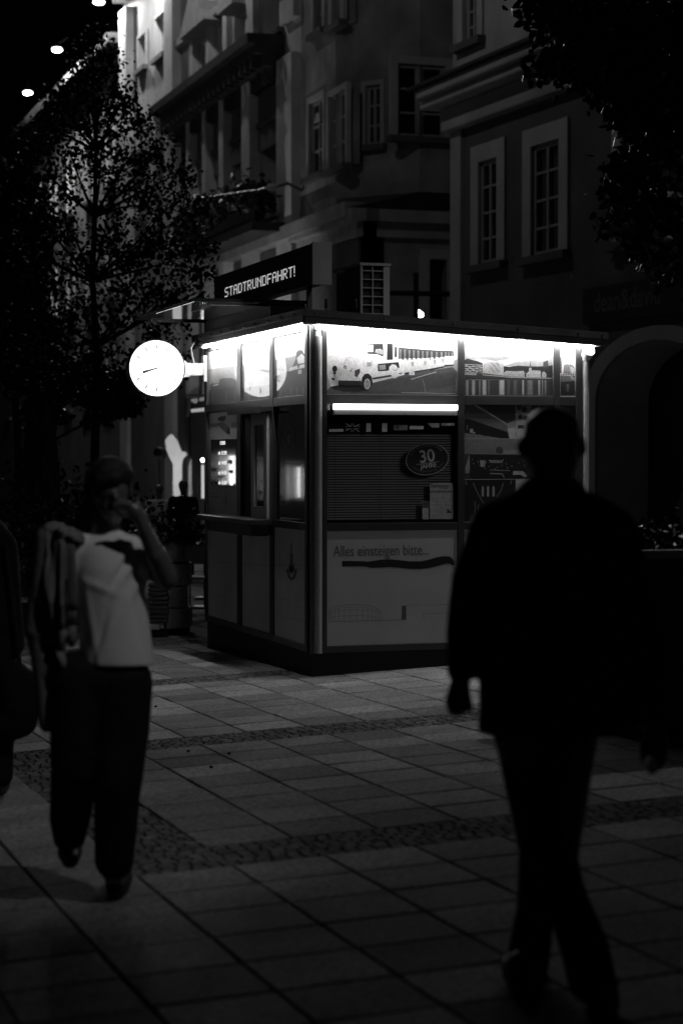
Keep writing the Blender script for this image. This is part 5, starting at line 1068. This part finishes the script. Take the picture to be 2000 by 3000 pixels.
# hand: knuckles right, fingers reach left to the mouth, little finger raised
body += [(J(410, 1512, -.14), .03, J(398, 1496, -.15), .028)]
body += fingers([J(392, 1482, -.165), J(390, 1492, -.16), J(388, 1502, -.155)], [(-RT * 1 + UP * .35, -RT, -RT - UP * .25)] * 3, (.082, .084, .078), .0098, 1)
body += fingers([J(408, 1498, -.15)], [(UP * 1 - RT * .12, UP * 1 - RT * .12, UP - RT * .1)], (.062,), .009, 1)
body += fingers([J(400, 1516, -.16)], [(-RT + UP * .1, -RT + UP * .4, -RT + UP * .5)], (.07,), .0105, 1)
fb = [J(128 + 8 * i, 2060, 0) for i in range(4)]
body += fingers(fb, [(-UP, -UP + RT * .1, -UP + RT * .3)] * 4, (.075, .082, .08, .062), .0105, 1) + fingers([J(155, 2040)], [(-UP + RT * .5, -UP, -UP)], (.065,), .012, 1)
blob('body', body, M_skin, W_, .0075, 3)
hair = [(hc + UP * .05 + F0 * .01, (.088, .105, .09)), (J(300, 1440, .05), (.075, .08, .11)), (J(275, 1480, .05), .05, J(262, 1540, .06), .035), (J(360, 1410, -.01), .035, J(372, 1450, .02), .022), (J(335, 1400, -.08), .035, J(300, 1410, -.07), .035)]
random.seed(3)
for i in range(26):
    t = random.uniform(0, 6.28); u = random.uniform(.1, 1); c_ = hc + UP * (.03 + .07 * u) + RT * .085 * math.cos(t) * math.sqrt(1 - u * u * .7) + F0 * (.02 + .07 * math.sin(t)); hair.append((c_, (.022, .022, .022)))
blob('hair', hair, M_hair, W_, .009, 2)
# T-shirt with drape folds
px_m = D / FPX
ts = [('loft', [(J((a + b) / 2, y, dz), (b - a) / 2 * px_m, ry) for (a, b, y, ry, dz) in ((285, 352, 1552, .05, .02), (262, 380, 1568, .065, .01), (236, 404, 1588, .085, 0), (222, 418, 1615, .10, 0), (222, 420, 1660, .115, 0), (226, 424, 1720, .122, 0), (230, 434, 1790, .122, 0), (234, 442, 1860, .122, 0), (236, 450, 1920, .125, 0), (236, 455, 1950, .126, 0))]),
      (J(380, 1612), .062, J(436, 1652, -.01), .066), (J(235, 1612), .07, J(185, 1700), .07)]
to = blob('t_shirt', ts, M_tshirt, W_, .009, 10)
def drape(o, base, amp, fr, zh=None, xr=None, seed=1):
    me = o.data; me.update(); nm = [v.normal.copy() for v in me.vertices]
    for v, n_ in zip(me.vertices, nm):
        w = v.co + base; dl = (w - CAM); px_ = dl.dot(RT) / dl.dot(FW) * FPX + CX; py_ = CY - dl.dot(UP) / dl.dot(FW) * FPX
        f = 0
        for (cx_, cy_, ang, wd, ln, a) in fr:
            ux, uy = math.cos(ang), math.sin(ang); u = (px_ - cx_) * ux + (py_ - cy_) * uy; q_ = -(px_ - cx_) * uy + (py_ - cy_) * ux
            f += a * math.exp(-(q_ / wd) ** 2 - (u / ln) ** 2)
        v.co += n_ * f * amp
        if zh is not None and w.z < zh: v.co.z = zh - base.z + (w.z - zh) * .05
drape(to, W_.location, .011, [(386, 1655, 2.1, 9, 75, 1.0), (366, 1650, 2.1, 8, 65, -.9), (346, 1655, 2.1, 9, 75, .7), (410, 1690, 1.9, 9, 60, 1), (318, 1860, 1.9, 14, 100, .8), (296, 1860, 1.85, 10, 90, -.6), (412, 1840, 1.35, 10, 120, -.7), (270, 1830, 1.4, 12, 120, .6), (290, 1720, .4, 12, 60, .5)], zh=J(350, 1945).z)
jkt = [(J(160, 1560), .045, J(222, 1582, -.05), .04), (J(145, 1580), .055, J(138, 1750), .068), (J(190, 1590, -.06), .045, J(184, 1760, -.06), .05), (J(140, 1750), .065, J(180, 1800, -.04), .062), (J(150, 1850), .068, J(192, 1860, -.04), .052), (J(160, 1960), .055, J(205, 1945, -.03), .045), (J(125, 1640), .04, J(112, 1850), .055), (J(115, 1850), .05, J(132, 2000), .042), (J(132, 2000), .042, J(140, 2120), .036)]
M_jk = mat('dark_grey_jacket', .17, .75, .3, var=.35, scale=7, bump=.2, bscale=30)
jo = blob('carried_jacket', jkt, M_jk, W_, .009, 4)
drape(jo, W_.location, .03, [(182, 1780, 1.57, 6, 160, 1.2), (196, 1760, 1.57, 5, 150, -1.2), (212, 1740, 1.57, 6, 130, 1), (168, 1800, 1.57, 5, 150, -1), (150, 1700, 1.5, 6, 120, 1), (190, 1570, .4, 5, 40, 1), (200, 1582, .4, 4, 40, -1), (185, 1930, 1.2, 7, 50, 1.2), (205, 1930, 1.3, 6, 50, -1)])
tr = [(J(240, 1990), .12, J(350, 1990), .12), (J(238, 2000), .125, J(222, 2250, -.02), .098), (J(222, 2250, -.02), .095, J(205, 2400, .15), .082), (J(205, 2400, .15), .08, J(204, 2450, .22), .068), (J(355, 2000), .125, J(350, 2150), .118), (J(350, 2150), .115, J(345, 2300, -.04), .095), (J(345, 2300, -.04), .092, J(335, 2520, .0), .078)]
blob('trousers', tr, M_cloth, W_, .012, 6)
g1 = gnd(345, 2622); shoe(g1 + ZZ * .05 + F0 * .1, g1 + ZZ * .045 - F0 * .1, .05, W_); shoe(J(205, 2478, .25), J(206, 2520, .08), .048, W_)
for (x, y) in ((380, 1498), (393, 1504)): mb = MB(); p = J(x, y, -.172); n_ = 14; mb.add([p + RT * .0062 * math.cos(2 * math.pi * i / n_) + UP * .0068 * math.sin(2 * math.pi * i / n_) for i in range(n_)] + [p + RT * .0042 * math.cos(2 * math.pi * i / n_) + UP * .0048 * math.sin(2 * math.pi * i / n_) - F0 * .002 for i in range(n_)], [(i, (i + 1) % n_, n_ + (i + 1) % n_, n_ + i) for i in range(n_)]); mb.build('ring', M_chrome, W_)

# ---- passer-by cut by the left edge
D = 10.3
P_ = thing('person', 'dark coated passer-by with a bag, cut off by the left picture edge', 'person', gnd(-20, 2330))
blob('body', [(J(-55, 1440), (.08, .1, .11)), (J(-52, 1490), .055, J(-50, 1560), .07), (J(-50, 1600), .13, J(-50, 1950), .13), (J(-90, 1950), .1, J(-75, 2260), .055), (J(-20, 1950), .1, J(5, 2270), .055), (J(-110, 1600), .06, J(-130, 1950), .04), (J(5, 1600), .06, J(40, 1900), .04), (J(40, 1900), .035, J(48, 1960), .04)], M_skin, P_, .014, 4)
blob('hair', [(J(-55, 1430, .03), (.09, .1, .11))], M_hair, P_, .014, 3)
blob('coat', [(J(-50, 1590), .15, J(-50, 1950), .18), (J(-100, 1600), .085, J(5, 1600), .085), (J(5, 1600), .085, J(38, 1890), .065), (J(-105, 1600), .085, J(-130, 1900), .07), (J(-60, 1950), .19, J(-55, 2120), .2)], M_cloth, P_, .018, 6)
blob('trousers', [(J(-85, 2000), .12, J(-75, 2250), .09), (J(-18, 2000), .11, J(2, 2270), .068)], M_cloth, P_, .014, 5)
g1 = gnd(5, 2322); shoe(g1 + ZZ * .05, g1 + ZZ * .045 - F0 * .18, .05, P_); g1 = gnd(-75, 2300); shoe(g1 + ZZ * .05, g1 + ZZ * .045 - F0 * .18, .05, P_)
BG = thing('shoulder_bag', 'large dark shoulder bag hanging beside the passer-by at the left edge', 'bag', J(60, 2180, -.1))
blob('bag_body', [(J(75, 1985, -.1), .05, J(88, 2080, -.1), .055), (J(40, 1985, -.1), .09, J(60, 2080, -.1), .1), (J(30, 2120, -.1), .09, J(60, 2110, -.1), .09)], M_cloth, BG, .014, 6)
mb = MB(); mb.tube(J(60, 1960, -.1), J(15, 1590, -.13), .012, n=8); mb.build('strap', M_cloth, BG)

# ---- two distant passers-by
def far_person(x, ytop, d, label, shirt):
    global D
    D = d; s_ = 1750 / 1000 * FPX / d / 1.78     # px per 1.0 body height share
    H = 1.72 * FPX / d; t = thing('person', label, 'person', J(x, ytop + H)); y = lambda f: ytop + H * f; w = H * .1
    blob('body', [(J(x, y(.068)), (.075, .09, .115)), (J(x, y(.12)), .05, J(x, y(.19)), .06), (J(x, y(.24)), .12, J(x, y(.5)), .12), (J(x - w * .5, y(.5)), .085, J(x - w * .6, y(.95)), .045), (J(x + w * .5, y(.5)), .085, J(x + w * .7, y(.95)), .045), (J(x - w * 1.1, y(.21)), .055, J(x - w * 1.5, y(.48)), .035), (J(x + w * 1.1, y(.21)), .055, J(x + w * 1.5, y(.48)), .035)], M_skin, t, .02, 3)
    blob('hair', [(J(x, y(.05), .02), (.082, .095, .09))], M_hair, t, .02, 3)
    blob('shirt', [(J(x, y(.22)), .13, J(x, y(.5)), .14), (J(x - w * 1.05, y(.2)), .07, J(x + w * 1.05, y(.2)), .07), (J(x - w * 1.1, y(.21)), .07, J(x - w * 1.45, y(.44)), .055), (J(x + w * 1.1, y(.21)), .07, J(x + w * 1.45, y(.44)), .055)], shirt, t, .02, 4)
    blob('trousers', [(J(x - w * .4, y(.52)), .115, J(x - w * .6, y(.95)), .07), (J(x + w * .4, y(.52)), .115, J(x + w * .7, y(.95)), .07)], M_cloth, t, .02, 4)
far_person(537, 1406, 34, 'distant person in dark clothes silhouetted against the bright pier', M_cloth)
far_person(466, 1420, 36, 'distant person in a light shirt left of the bright pier', M_tshirt)
